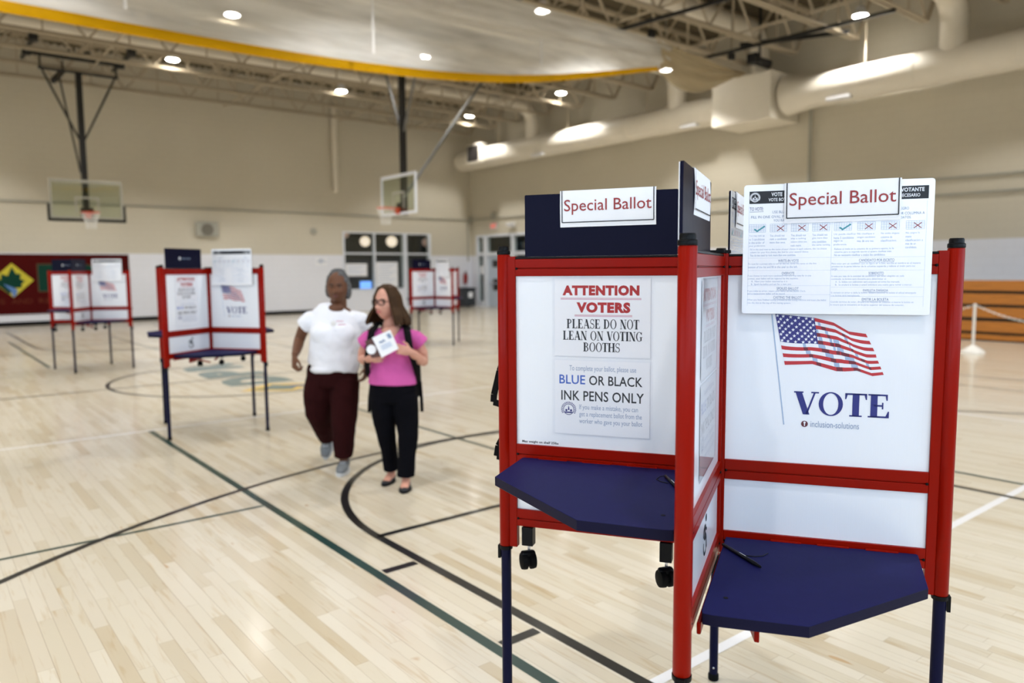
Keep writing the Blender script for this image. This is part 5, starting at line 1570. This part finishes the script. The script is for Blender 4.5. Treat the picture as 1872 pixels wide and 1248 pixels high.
pen((1.7637, 1.2432, 0.8206), (1.7004, 1.0793, 0.8206), [(1.7637, 1.2432, 0.8212), (1.7600, 1.2200, 0.8168), (1.7385, 1.1755, 0.8165), (1.7614, 1.1374, 0.8165), (1.7819, 1.1253, 0.8165), (1.8099, 1.128, 0.8165)], 'black pen lying on the lower navy shelf under the VOTE panel')
pen((1.668, 1.3741, 1.0086), (1.590, 1.262, 1.0086), [(1.668, 1.3741, 1.0092), (1.655, 1.3850, 1.0050), (1.6313, 1.3754, 1.0045), (1.6233, 1.3528, 1.0045), (1.6266, 1.3282, 1.0045)], 'black pen on the upper navy shelf half hidden by the front post')


# ================================================================ PEOPLE
def bake(o, voxel, smooth=4, fac=0.5):
    r = o.modifiers.new('remesh', 'REMESH'); r.mode = 'VOXEL'; r.voxel_size = voxel; r.use_smooth_shade = True
    if smooth:
        s = o.modifiers.new('smooth', 'SMOOTH'); s.iterations = smooth; s.factor = fac
    bpy.context.view_layer.update()
    dg = bpy.context.evaluated_depsgraph_get()
    me = D.meshes.new_from_object(o.evaluated_get(dg))
    o.modifiers.clear()
    old = o.data; o.data = me; D.meshes.remove(old)
    me.polygons.foreach_set('use_smooth', [True] * len(me.polygons))
    return o


def wrinkle(o, strength, size):
    tx_ = D.textures.new('folds', 'CLOUDS'); tx_.noise_scale = size; tx_.noise_depth = 2
    d = o.modifiers.new('folds', 'DISPLACE'); d.texture = tx_; d.strength = strength; d.mid_level = 0.5; d.texture_coords = 'LOCAL'
    return o


def head_xf(c, yaw, pitch=0.0):
    """head frame: x to the viewer's right at yaw 0, -y is where the face points"""
    return Matrix.Translation(c) @ Matrix.Rotation(-yaw, 4, 'Z') @ Matrix.Rotation(pitch, 4, 'X')


def head(mb, X, a, b, c, full=1.0):
    def fn(p, d):
        x, y, z = p.x, p.y, p.z
        t = z / c
        if t < 0:
            x *= 1 - 0.30 * t * t * full
            if y > 0:
                y *= 1 - 0.38 * t * t
        if y < 0 and t < -0.1:
            y -= 0.012 * (-t)
        q = Vector((x, y, z))
        if d.y < 0:
            g = lambda x0, z0, sx, sz: math.exp(-((x - x0) / sx) ** 2 - ((z - z0) / sz) ** 2)
            y -= 0.027 * g(0, -0.028, 0.014, 0.017) + 0.016 * g(0, -0.004, 0.009, 0.026) + 0.010 * g(0, -0.034, 0.022, 0.010)
            y -= 0.004 * (g(0.030, 0.034, 0.026, 0.009) + g(-0.030, 0.034, 0.026, 0.009))
            y += 0.014 * (g(0.031, 0.010, 0.018, 0.013) + g(-0.031, 0.010, 0.018, 0.013))
            y -= 0.006 * (g(0.042, -0.022, 0.020, 0.020) + g(-0.042, -0.022, 0.020, 0.020))
            y -= 0.009 * g(0, -0.058, 0.024, 0.013)
            y += 0.004 * g(0, -0.0585, 0.022, 0.0035)
            y -= 0.007 * g(0, -0.094, 0.022, 0.014)
        return Vector((x, y, z))
    mb.ball((0, 0, 0), (a, b, c), 0, 64, 48, X, fn)
    for s in (-1, 1):
        mb.ball((s * (a - 0.001), 0.012, -0.005), (0.008, 0.018, 0.030), 0, 12, 10, X)


def hand(mb, wrist, d, palm, thumb, size=1.0, curl=(20, 30, 25), spread=3.0):
    """five separate fingers; d: along the hand, palm: where the palm faces, thumb: the thumb side"""
    w = Vector(wrist); d = Vector(d).normalized(); th = Vector(thumb); th = (th - d * th.dot(d)).normalized(); pl = Vector(palm); pl = (pl - d * pl.dot(d) - th * pl.dot(th)).normalized()
    k = size
    mb.loft([w - d * 0.02 * k, w + d * 0.012 * k, w + d * 0.045 * k, w + d * 0.080 * k], [(0.026 * k, 0.019 * k), (0.030 * k, 0.017 * k), (0.039 * k, 0.015 * k), (0.038 * k, 0.012 * k)], 16, 0, th, 0.4)
    for i, ln in enumerate((0.072, 0.080, 0.074, 0.058)):
        off = (0.029 - 0.0195 * i) * k
        p = w + d * (0.083 - 0.004 * abs(i - 1.2)) * k + th * off
        dr = (d + th * math.tan(R_(spread * (1.5 - i)))).normalized()
        pts = [p - dr * 0.012 * k, p]; rr = [0.0088 * k, 0.0088 * k]; ang = 0
        for j, (fr_, c) in enumerate(zip((0.45, 0.30, 0.25), curl)):
            ang += R_(c + 3 * i)
            v = dr * math.cos(ang) + pl * math.sin(ang)
            p = p + v * ln * fr_ * k
            pts.append(p); rr.append((0.0082, 0.0074, 0.0062)[j] * k)
        mb.loft(pts, rr, 10, 0, th, 0.9)
    p = w + d * 0.022 * k + th * 0.026 * k
    v = (d * 0.62 + th * 0.72 + pl * 0.25).normalized()
    q = p + v * 0.040 * k
    v2 = (d * 0.86 + th * 0.25 + pl * 0.45).normalized()
    mb.loft([p - v * 0.012 * k, p, q, q + v2 * 0.030 * k], [0.0125 * k, 0.0115 * k, 0.0095 * k, 0.0075 * k], 10, 0, pl, 0.9)


def face_bits(root, X, a, b, skin, lips, brow, eyes_open=True):
    mb = MB(); ir = MB()
    for s in (-1, 1):
        mb.ball((s * 0.031, -b + 0.0255, 0.011), (0.0120, 0.0100, 0.0062), 0, 16, 10, X)
        ir.ball((s * 0.031, -b + 0.0175, 0.011), (0.0062, 0.0040, 0.0060), 0, 12, 8, X)
    e = mb.build('eyes', 'eye', root); ir.build('irises', 'iris', e)
    mb = MB()
    for s in (-1, 1):
        mb.loft([(s * 0.014, -b + 0.004, 0.027), (s * 0.030, -b + 0.004, 0.033), (s * 0.048, -b + 0.013, 0.028)], [(0.004, 0.003), (0.0045, 0.003), (0.003, 0.003)], 8, 0, (0, 0, 1), 0.8, X)
    mb.build('eyebrows', brow, root)
    mb = MB()
    for z, r, w in ((-0.0545, 0.0040, 0.021), (-0.0635, 0.0050, 0.019)):
        y0 = -b - 0.003
        mb.loft([(-w, y0 + 0.006, z + 0.0005), (-w * 0.5, y0 - 0.006, z + 0.001), (0, y0 - 0.0085, z), (w * 0.5, y0 - 0.006, z + 0.001), (w, y0 + 0.006, z + 0.0005)], [0.0012, r * 0.9, r, r * 0.9, 0.0012], 8, 0, (0, 0, 1), 0.6, X)
    mb.build('lips', lips, root)


RZP = math.atan2(-0.62803274, 0.77818691)      # people face the photographer's side of the hall

# ---------------- woman in the white t-shirt
p1 = thing('person', (2.66, 5.55, 0), RZP, 'person in white t-shirt and dark maroon trousers walking towards the camera, short grey hair', 'person')
hc = Vector((0.034, -0.012, 1.474)); X1 = head_xf(hc, R_(-2), R_(4))
b_ = MB()
head(b_, X1, 0.082, 0.096, 0.126, 0.5)
b_.loft([(0.036, 0.018, 1.40), (0.030, 0.018, 1.34), (0.020, 0.022, 1.28)], [(0.062, 0.060), (0.066, 0.062), (0.085, 0.065)], 18)
b_.loft([(0.012, 0.012, 1.285), (0.008, 0.010, 1.20), (0.0, 0.0, 1.05), (-0.01, 0.0, 0.90), (-0.03, 0.01, 0.78)], [(0.125, 0.06), (0.165, 0.09), (0.17, 0.115), (0.175, 0.12), (0.17, 0.12)], 22)
b_.ball((0.024, -0.048, 1.308), (0.062, 0.042, 0.040), 0, 18, 12)
b_.loft([(-0.150, 0.015, 1.245), (-0.212, 0.022, 1.200), (-0.265, 0.035, 1.13), (-0.297, 0.04, 1.055), (-0.292, -0.02, 1.015), (-0.280, -0.115, 0.978), (-0.277, -0.165, 0.958)], [0.046, 0.048, 0.046, 0.042, 0.041, 0.034, 0.027], 16)
hand(b_, (-0.277, -0.172, 0.950), (-0.01, -0.28, -0.96), (0.75, 0.55, 0.0), (0.50, -0.75, 0.1), 1.12, (48, 66, 50))
b_.loft([(0.165, 0.02, 1.240), (0.222, 0.05, 1.185), (0.262, 0.11, 1.04), (0.258, 0.04, 0.93), (0.250, -0.03, 0.85)], [0.046, 0.048, 0.043, 0.036, 0.027], 16)
hand(b_, (0.249, -0.036, 0.843), (-0.05, -0.15, -0.98), (-0.8, 0.3, 0.0), (-0.25, -0.9, 0.0), 0.95, (25, 35, 28))
for pts, rr in (([(-0.115, 0.02, 0.75), (-0.140, 0.03, 0.48), (-0.170, 0.25, 0.28), (-0.178, 0.385, 0.15)], [0.09, 0.06, 0.05, 0.036]), ([(0.075, 0.0, 0.75), (0.068, -0.05, 0.46), (0.055, -0.06, 0.26), (0.050, -0.045, 0.08)], [0.09, 0.06, 0.052, 0.036])):
    b_.loft(pts, rr, 14)
body = bake(b_.build('body', 'skin_brown', p1), 0.0042, 3)
face_bits(p1, X1, 0.078, 0.096, 'skin_brown', 'lips_brown', 'brow_dark')
h_ = MB()
def hairfn(p, d):
    n = 0.004 * math.sin(d.x * 23 + d.z * 17) * math.sin(d.y * 19 + d.z * 11)
    return p + d * n
h_.ball((0, 0.029, 0.032), (0.092, 0.094, 0.107), 0, 56, 40, X1, hairfn)
h_.ball((-0.074, 0.026, -0.020), (0.027, 0.048, 0.066), 0, 24, 16, X1, hairfn); h_.ball((0.076, 0.026, -0.024), (0.028, 0.050, 0.074), 0, 24, 16, X1, hairfn)
h_.ball((0.0, 0.078, -0.030), (0.066, 0.040, 0.060), 0, 24, 16, X1, hairfn)
rnd = random.Random(3)
for k in range(90):
    ph = rnd.uniform(0, 2 * PI); el_ = rnd.uniform(0.1, 1.4)
    c = Vector((0.086 * math.cos(ph) * math.cos(el_), 0.026 + 0.090 * math.sin(ph) * math.cos(el_), 0.030 + 0.110 * math.sin(el_)))
    if c.y < -0.045:
        continue
    h_.ball(c, rnd.uniform(0.008, 0.014), 0, 8, 6, X1)
bake(h_.build('hair', 'hair_grey', p1), 0.005, 1)
s_ = MB()
s_.loft([(0.026, 0.020, 1.322), (0.018, 0.016, 1.302), (0.008, 0.010, 1.262), (0.002, 0.004, 1.20), (0.006, -0.010, 1.12), (0.006, -0.014, 1.06), (-0.002, -0.006, 0.98), (-0.014, -0.002, 0.90), (-0.028, 0.0, 0.838)],
        [(0.088, 0.062), (0.142, 0.080), (0.184, 0.104), (0.196, 0.122), (0.202, 0.150), (0.203, 0.152), (0.203, 0.146), (0.207, 0.148), (0.210, 0.150)], 32, 0, (1, 0, 0), 0.10)
s_.loft([(-0.115, 0.010, 1.236), (-0.196, 0.018, 1.212), (-0.256, 0.030, 1.160)], [0.064, 0.078, 0.072], 18, 0, (0, 1, 0), 0.06)
s_.loft([(0.118, 0.012, 1.232), (0.192, 0.032, 1.208), (0.242, 0.066, 1.150)], [0.062, 0.078, 0.072], 18, 0, (0, 1, 0), 0.06)
s_.ball((-0.07, -0.100, 1.11), (0.098, 0.064, 0.085), 0, 20, 14); s_.ball((0.085, -0.100, 1.11), (0.098, 0.064, 0.085), 0, 20, 14)
s_.ball((-0.06, -0.06, 0.83), (0.13, 0.10, 0.045), 0, 20, 12)
sh = bake(s_.build('shirt', 'tee_white', p1), 0.007, 12); wrinkle(sh, 0.014, 0.10)
b2_ = MB().ball((0, 0, 0), (0.020, 0.004, 0.023), 0, 16, 10, Matrix.Translation((0.030, -0.176, 1.200)) @ Matrix.Rotation(R_(25), 4, 'Y')).build('round_sticker', 'white_plastic', p1)
t = MB(); rect(t, 0, 0, 0.055, 0.008, 0, 0); rect(t, 0.012, -0.026, 0.070, -0.018, 0, 1)
MB().add(t.v, t.f, 0, Matrix(((1, 0, 0, 0.055), (0, 0, -1, -0.1785), (0, 1, 0, 1.212), (0, 0, 0, 1)))).build('shirt_print', ['ink_pink', 'ink_pale'], p1, smooth=0)
t_ = MB()
t_.loft([(-0.030, 0.004, 0.845), (-0.033, 0.006, 0.78), (-0.038, 0.010, 0.70)], [(0.198, 0.138), (0.206, 0.145), (0.208, 0.14)], 30, 0, (1, 0, 0), 0.2)
t_.loft([(-0.128, 0.015, 0.72), (-0.152, 0.012, 0.60), (-0.166, 0.045, 0.47), (-0.170, 0.20, 0.32), (-0.177, 0.350, 0.195)], [(0.122, 0.130), (0.120, 0.124), (0.106, 0.11), (0.088, 0.092), (0.074, 0.078)], 22, 0, (1, 0, 0), 0.1)
t_.loft([(0.066, 0.0, 0.72), (0.070, -0.035, 0.60), (0.068, -0.060, 0.46), (0.058, -0.062, 0.28), (0.050, -0.050, 0.125)], [(0.120, 0.130), (0.114, 0.120), (0.104, 0.108), (0.086, 0.096), (0.074, 0.086)], 22, 0, (1, 0, 0), 0.1)
tr = bake(t_.build('trousers', 'trouser_maroon', p1), 0.007, 5); wrinkle(tr, 0.012, 0.09)


def shoe(root, heel, toe, up, w, L_, mat, sole, flat=False):
    """a shoe between heel and toe points on its sole"""
    h = Vector(heel); q = Vector(toe); d = (q - h).normalized(); u = Vector(up); u = (u - d * u.dot(d)).normalized(); s = d.cross(u).normalized()
    F = lambda f, z: h + (q - h) * f + u * z
    mb = MB()
    if flat:
        mb.loft([F(0.08, 0.022), F(0.3, 0.020), F(0.6, 0.019), F(0.88, 0.017)], [(w * 0.66, 0.020), (w * 0.74, 0.016), (w * 0.95, 0.016), (w * 0.66, 0.013)], 16, 0, s, 0.8)
        o = mb.build('shoe', mat, root)
    else:
        mb.loft([F(0.10, 0.050), F(0.35, 0.052), F(0.60, 0.042), F(0.86, 0.034)], [(w * 0.72, 0.040), (w * 0.82, 0.042), (w * 1.0, 0.032), (w * 0.74, 0.024)], 18, 0, s, 0.8)
        mb.loft([F(0.20, 0.06), F(0.20, 0.105)], [(w * 0.80, 0.045), (w * 0.78, 0.045)], 16, 0, s, 0.3)
        o = mb.build('shoe', mat, root)
        for f in (0.42, 0.52, 0.62):
            pass
        mb = MB()
        for k, f in enumerate((0.40, 0.48, 0.56)):
            mb.bar(F(f, 0.094 - k * 0.009) - s * w * 0.42, F(f, 0.094 - k * 0.009) + s * w * 0.42, 0.008, 0.005, 0, u)
        mb.build('laces', 'shoe_sole', o)
    mb = MB(); n = 20; out = []
    for k in range(n):
        a = 2 * PI * k / n
        f = 0.5 + 0.5 * math.cos(a); ww = w * (0.78 + 0.25 * math.sin(PI * min(1, f * 0.9))) * math.sin(a)
        out.append((f, ww))
    vs = [h + (q - h) * f + s * ww * 1.05 for f, ww in out] + [h + (q - h) * f + s * ww * 1.05 + u * (0.022 if not flat else 0.008) for f, ww in out]
    mb.add(vs, [tuple(range(n)), tuple(range(2 * n - 1, n - 1, -1))] + [(i, n + i, n + (i + 1) % n, (i + 1) % n) for i in range(n)])
    mb.build('sole', sole, o, smooth=30)
    return o


shoe(p1, (0.050, 0.035, 0.002), (0.058, -0.235, 0.002), (0, 0, 1), 0.050, 0.27, 'shoe_grey', 'shoe_sole')
shoe(p1, (-0.180, 0.435, 0.165), (-0.185, 0.300, 0.003), (0, -0.77, 0.64), 0.050, 0.24, 'shoe_grey', 'shoe_sole')

# ---------------- woman in the pink top
p2 = thing('person', (2.80, 4.88, 0), RZP, 'person in pink v-neck top, glasses and black trousers looking left, holding papers', 'person')
hc = Vector((-0.040, -0.010, 1.366)); X2 = head_xf(hc, R_(29), R_(2))
b_ = MB()
head(b_, X2, 0.073, 0.092, 0.122)
b_.loft([(-0.030, 0.015, 1.30), (-0.020, 0.018, 1.24), (-0.012, 0.02, 1.17)], [(0.046, 0.048), (0.047, 0.049), (0.075, 0.055)], 18)
b_.loft([(-0.010, 0.014, 1.145), (-0.010, 0.010, 1.08), (-0.010, 0.005, 0.95), (-0.010, 0.005, 0.78)], [(0.10, 0.045), (0.135, 0.075), (0.14, 0.09), (0.145, 0.10)], 22)
b_.loft([(-0.012, -0.035, 1.172), (-0.008, -0.066, 1.13), (-0.004, -0.092, 1.085)], [(0.072, 0.030), (0.045, 0.024), (0.014, 0.014)], 16, 0, (1, 0, 0), 0.6)
b_.loft([(-0.140, 0.014, 1.110), (-0.190, 0.016, 1.070), (-0.225, 0.030, 1.00), (-0.232, 0.030, 0.945), (-0.205, -0.055, 0.952), (-0.160, -0.130, 0.968), (-0.142, -0.155, 0.972)], [0.038, 0.042, 0.042, 0.041, 0.038, 0.031, 0.026], 16)
hand(b_, (-0.139, -0.160, 0.973), (0.72, -0.66, 0.12), (0.30, 0.55, 0.75), (0.10, -0.2, 0.95), 0.92, (22, 40, 34))
b_.loft([(0.122, 0.014, 1.110), (0.175, 0.016, 1.070), (0.212, 0.030, 0.99), (0.215, 0.028, 0.925), (0.200, -0.060, 0.950), (0.170, -0.150, 1.000), (0.158, -0.180, 1.016)], [0.038, 0.042, 0.042, 0.041, 0.038, 0.031, 0.026], 16)
hand(b_, (0.155, -0.187, 1.020), (-0.72, -0.62, 0.28), (-0.25, 0.75, 0.3), (-0.2, -0.2, 0.95), 0.92, (18, 36, 30))
for pts, rr in (([(-0.085, 0.01, 0.74), (-0.078, 0.02, 0.45), (-0.060, 0.07, 0.25), (-0.052, 0.10, 0.065)], [0.08, 0.052, 0.046, 0.032]), ([(0.078, 0.0, 0.74), (0.100, -0.05, 0.42), (0.092, -0.08, 0.24), (0.086, -0.085, 0.065)], [0.08, 0.052, 0.046, 0.032])):
    b_.loft(pts, rr, 14)
b_.loft([(-0.052, 0.12, 0.040), (-0.062, 0.06, 0.036), (-0.072, -0.02, 0.022)], [(0.030, 0.028), (0.032, 0.022), (0.030, 0.012)], 14)
b_.loft([(0.086, -0.07, 0.045), (0.088, -0.13, 0.040), (0.090, -0.20, 0.026)], [(0.030, 0.028), (0.032, 0.022), (0.030, 0.012)], 14)
bake(b_.build('body', 'skin_fair', p2), 0.0042, 3)
face_bits(p2, X2, 0.073, 0.092, 'skin_fair', 'lips_fair', 'brow_dark')
# glasses
g_ = MB()
for s in (-1, 1):
    pts = []
    for k in range(20):
        a = 2 * PI * k / 20
        ca, sa = math.cos(a), math.sin(a)
        pts.append((s * 0.032 + 0.0255 * math.copysign(abs(ca) ** 0.7, ca), -0.092 - 0.012 + 0.010 * abs(s * 0.032 + 0.0255 * ca) / 0.055, 0.010 + 0.0185 * math.copysign(abs(sa) ** 0.7, sa)))
    g_.tube(pts, 0.0032, 6, 0, X2, True)
    g_.tube([(s * 0.058, -0.094, 0.016), (s * 0.074, -0.06, 0.014), (s * 0.079, 0.01, 0.008)], 0.0026, 6, 0, X2)
g_.tube([(-0.0075, -0.103, 0.014), (0, -0.106, 0.017), (0.0075, -0.103, 0.014)], 0.0028, 6, 0, X2)
g_.build('glasses', 'black', p2)
# shoulder-length hair: a cap and many locks falling from the parting
h_ = MB()
h_.ball((0, 0.016, 0.026), (0.082, 0.090, 0.108), 0, 48, 36, X2)
rnd = random.Random(11)
def lock(ph, j):
    """ph: angle round the head, 0 = face"""
    sx = math.sin(ph); sy = -math.cos(ph)
    out = 1.0 + 0.10 * rnd.random()
    ln = 0.222 + 0.030 * rnd.random() - (0.010 if abs(ph) < 1.3 else 0)
    side = abs(sx)
    flare = 0.034 + 0.030 * rnd.random() + (0.022 if sx < -0.3 else 0.0)
    P = [Vector((sx * 0.02, 0.015 + sy * 0.02, 0.130)), Vector((sx * 0.062, 0.012 + sy * 0.062, 0.108)), Vector((sx * 0.086 * out, 0.014 + sy * 0.088 * out, 0.045)),
         Vector((sx * 0.095 * out, 0.020 + sy * 0.093 * out, -0.030)), Vector((sx * (0.100 + flare * 0.6) * out, 0.024 + sy * (0.096 + flare * 0.5), -0.030 - ln * 0.28)), Vector((sx * (0.098 + flare) * out, 0.026 + sy * (0.092 + flare * 0.8), -0.026 - ln * 0.55))]
    P[-1] += Vector((rnd.uniform(-0.01, 0.01), rnd.uniform(-0.01, 0.01), rnd.uniform(-0.008, 0.008)))
    return P
for j in range(150):
    ph = rnd.uniform(0.86, 2 * PI - 0.86)
    if ph > PI:
        ph -= 2 * PI
    h_.loft(lock(ph, j), [(0.012, 0.010), (0.013, 0.010), (0.013, 0.011), (0.013, 0.011), (0.012, 0.010), (0.005, 0.005)], 8, 0, (1, 0, 0), 0.7, X2)
hr = bake(h_.build('hair', 'hair_brown', p2), 0.005, 1)
s_ = MB()
s_.loft([(-0.012, 0.020, 1.186), (-0.012, 0.016, 1.160), (-0.010, 0.010, 1.120), (-0.010, 0.000, 1.05), (-0.008, -0.006, 1.00), (-0.008, 0.0, 0.92), (-0.010, 0.0, 0.84), (-0.012, 0.0, 0.765)],
        [(0.082, 0.052), (0.140, 0.066), (0.166, 0.086), (0.163, 0.118), (0.160, 0.122), (0.160, 0.112), (0.170, 0.118), (0.180, 0.126)], 30, 0, (1, 0, 0), 0.08)
s_.loft([(-0.110, 0.010, 1.122), (-0.178, 0.012, 1.100), (-0.226, 0.022, 1.058)], [0.056, 0.064, 0.062], 16, 0, (0, 1, 0), 0.06)
s_.loft([(0.090, 0.010, 1.122), (0.163, 0.012, 1.100), (0.212, 0.022, 1.054)], [0.056, 0.064, 0.062], 16, 0, (0, 1, 0), 0.06)
s_.ball((-0.070, -0.085, 1.02), (0.070, 0.048, 0.058), 0, 18, 12); s_.ball((0.058, -0.085, 1.02), (0.070, 0.048, 0.058), 0, 18, 12)
# v-neck: cut the front of the neckline away
so = s_.build('shirt', 'tee_pink', p2)
bake(so, 0.006, 5)
import bmesh
bm = bmesh.new(); bm.from_mesh(so.data)
rem = [f for f in bm.faces if f.calc_center_median().y < 0.0 and f.calc_center_median().z > 1.075 and abs(f.calc_center_median().x + 0.010) < 0.082 * (f.calc_center_median().z - 1.072) / 0.115]
bmesh.ops.delete(bm, geom=rem, context='FACES'); bm.to_mesh(so.data); bm.free()
wrinkle(so, 0.010, 0.09)
t_ = MB()
t_.loft([(-0.010, 0.004, 0.79), (-0.010, 0.006, 0.72), (-0.008, 0.008, 0.64)], [(0.166, 0.112), (0.176, 0.125), (0.176, 0.122)], 28, 0, (1, 0, 0), 0.2)
t_.loft([(-0.088, 0.010, 0.66), (-0.082, 0.010, 0.52), (-0.072, 0.030, 0.38), (-0.058, 0.075, 0.22), (-0.048, 0.100, 0.095)], [(0.100, 0.108), (0.088, 0.095), (0.072, 0.080), (0.060, 0.070), (0.062, 0.074)], 20, 0, (1, 0, 0), 0.08)
t_.loft([(0.076, 0.0, 0.66), (0.094, -0.025, 0.52), (0.104, -0.055, 0.38), (0.096, -0.080, 0.22), (0.086, -0.082, 0.085)], [(0.102, 0.108), (0.090, 0.095), (0.076, 0.082), (0.066, 0.072), (0.066, 0.076)], 20, 0, (1, 0, 0), 0.08)
tr = bake(t_.build('trousers', 'trouser_black', p2), 0.006, 5); wrinkle(tr, 0.010, 0.08)
shoe(p2, (-0.046, 0.155, 0.001), (-0.082, -0.075, 0.001), (0, 0, 1), 0.044, 0.23, 'shoe_black', 'rubber', True)
shoe(p2, (0.086, -0.030, 0.001), (0.094, -0.262, 0.001), (0, 0, 1), 0.044, 0.23, 'shoe_black', 'rubber', True)


def onp(p):          # a point given in the pink woman's frame, in world coordinates
    return Matrix.Translation((2.80, 4.88, 0)) @ Matrix.Rotation(RZP, 4, 'Z') @ Vector(p)


# backpack
bp_ = thing('backpack', (2.80, 4.88, 0), RZP, 'black backpack worn by the person in the pink top', 'backpack')
mb = MB(); mb.loft([(-0.005, 0.215, 1.13), (-0.005, 0.240, 1.04), (-0.005, 0.248, 0.88), (-0.005, 0.245, 0.72), (-0.005, 0.240, 0.63)], [(0.12, 0.06), (0.16, 0.085), (0.175, 0.095), (0.18, 0.090), (0.165, 0.080)], 28, 0, (1, 0, 0), 0.5)
mb.build('main_bag', 'pack', bp_)
mb = MB(); mb.loft([(-0.005, 0.325, 0.86), (-0.005, 0.330, 0.66)], [(0.12, 0.028), (0.125, 0.030)], 20, 0, (1, 0, 0), 0.6); mb.build('front_pocket', 'pack', bp_)
for s, xs_ in ((-1, (-0.075, -0.112, -0.138, -0.150, -0.172, -0.186, -0.165)), (1, (0.055, 0.092, 0.122, 0.146, 0.168, 0.178, 0.150))):
    ys = (0.140, 0.040, -0.104, -0.156, -0.134, -0.03, 0.160); zs = (1.180, 1.217, 1.158, 1.040, 0.94, 0.84, 0.74)
    pts = [Vector((x, y, z)) for x, y, z in zip(xs_, ys, zs)]
    mb = MB(); mb.loft(pts, [(0.026, 0.008)] * 4 + [(0.020, 0.007)] * 2 + [(0.014, 0.006)], 12, 0, (1, 0, 0), 0.6)
    o = mb.build('shoulder_strap', 'pack', bp_)
    MB().loft([(s * 0.185 - 0.005, 0.12, 0.76), (s * 0.196 - 0.005, 0.09, 0.64), (s * 0.200 - 0.005, 0.085, 0.535)], [(0.013, 0.003)] * 3, 8, 0, (1, 0, 0), 0.6).build('strap_tail', 'pack', o)
# the papers she holds
def quad_thing(name, A_, B_, C_, D_, th, mat, label, cat):
    A_, B_, C_, D_ = (onp(p) for p in (A_, B_, C_, D_))
    n = (B_ - A_).cross(D_ - A_).normalized()
    mb = MB(); mb.add([A_, B_, C_, D_] + [p + n * th for p in (A_, B_, C_, D_)], [(0, 1, 2, 3), (7, 6, 5, 4), (0, 4, 5, 1), (1, 5, 6, 2), (2, 6, 7, 3), (3, 7, 4, 0)])
    return tag(mb.build(name, mat, smooth=0), label, cat), (A_, B_, C_, D_, n)
pg, (qa, qb, qc, qd, qn) = quad_thing('held_paper', (-0.104, -0.268, 1.131), (0.024, -0.262, 1.186), (0.080, -0.258, 1.052), (-0.040, -0.266, 0.990), 0.001, 'paper', 'white folded paper held by the person in the pink top', 'paper')
t = MB()
ex_, ey_ = (qb - qa), (qd - qa)
def onpg(u, v): return qa + ex_ * u + ey_ * v - qn * 0.0012
for u0, v0, u1, v1, w in ((0.22, 0.36, 0.30, 0.30, 0.010), (0.30, 0.30, 0.36, 0.38, 0.010), (0.36, 0.38, 0.46, 0.28, 0.010), (0.46, 0.28, 0.52, 0.38, 0.010), (0.78, 0.12, 0.80, 0.34, 0.016), (0.86, 0.12, 0.88, 0.34, 0.012)):
    a, b = onpg(u0, v0), onpg(u1, v1); t.bar(a, b, w, 0.0004, 0, qn)
for v in (0.50, 0.56, 0.62, 0.68):
    t.bar(onpg(0.2, v), onpg(0.75, v), 0.004, 0.0003, 1, qn)
t.build('lettering', ['ink_grey', 'ink_pale'], pg, smooth=0)
br_, (ra, rb, rc, rd, rn) = quad_thing('wallet_case', (-0.160, -0.250, 1.106), (-0.085, -0.246, 1.135), (-0.030, -0.246, 1.000), (-0.115, -0.250, 0.985), 0.010, 'leather', 'brown case with white round label held behind the white paper', 'case')
c_ = ra * 0.42 + rd * 0.32 + rb * 0.05 + rc * 0.21 - rn * 0.0006
ax_ = (rb - ra).normalized(); ay_ = rn.cross(ax_)
MB().add([c_ + (ax_ * math.cos(k * PI / 12) + ay_ * math.sin(k * PI / 12)) * 0.034 for k in range(24)], [tuple(range(24))]).build('round_label', 'paper', br_, smooth=0)
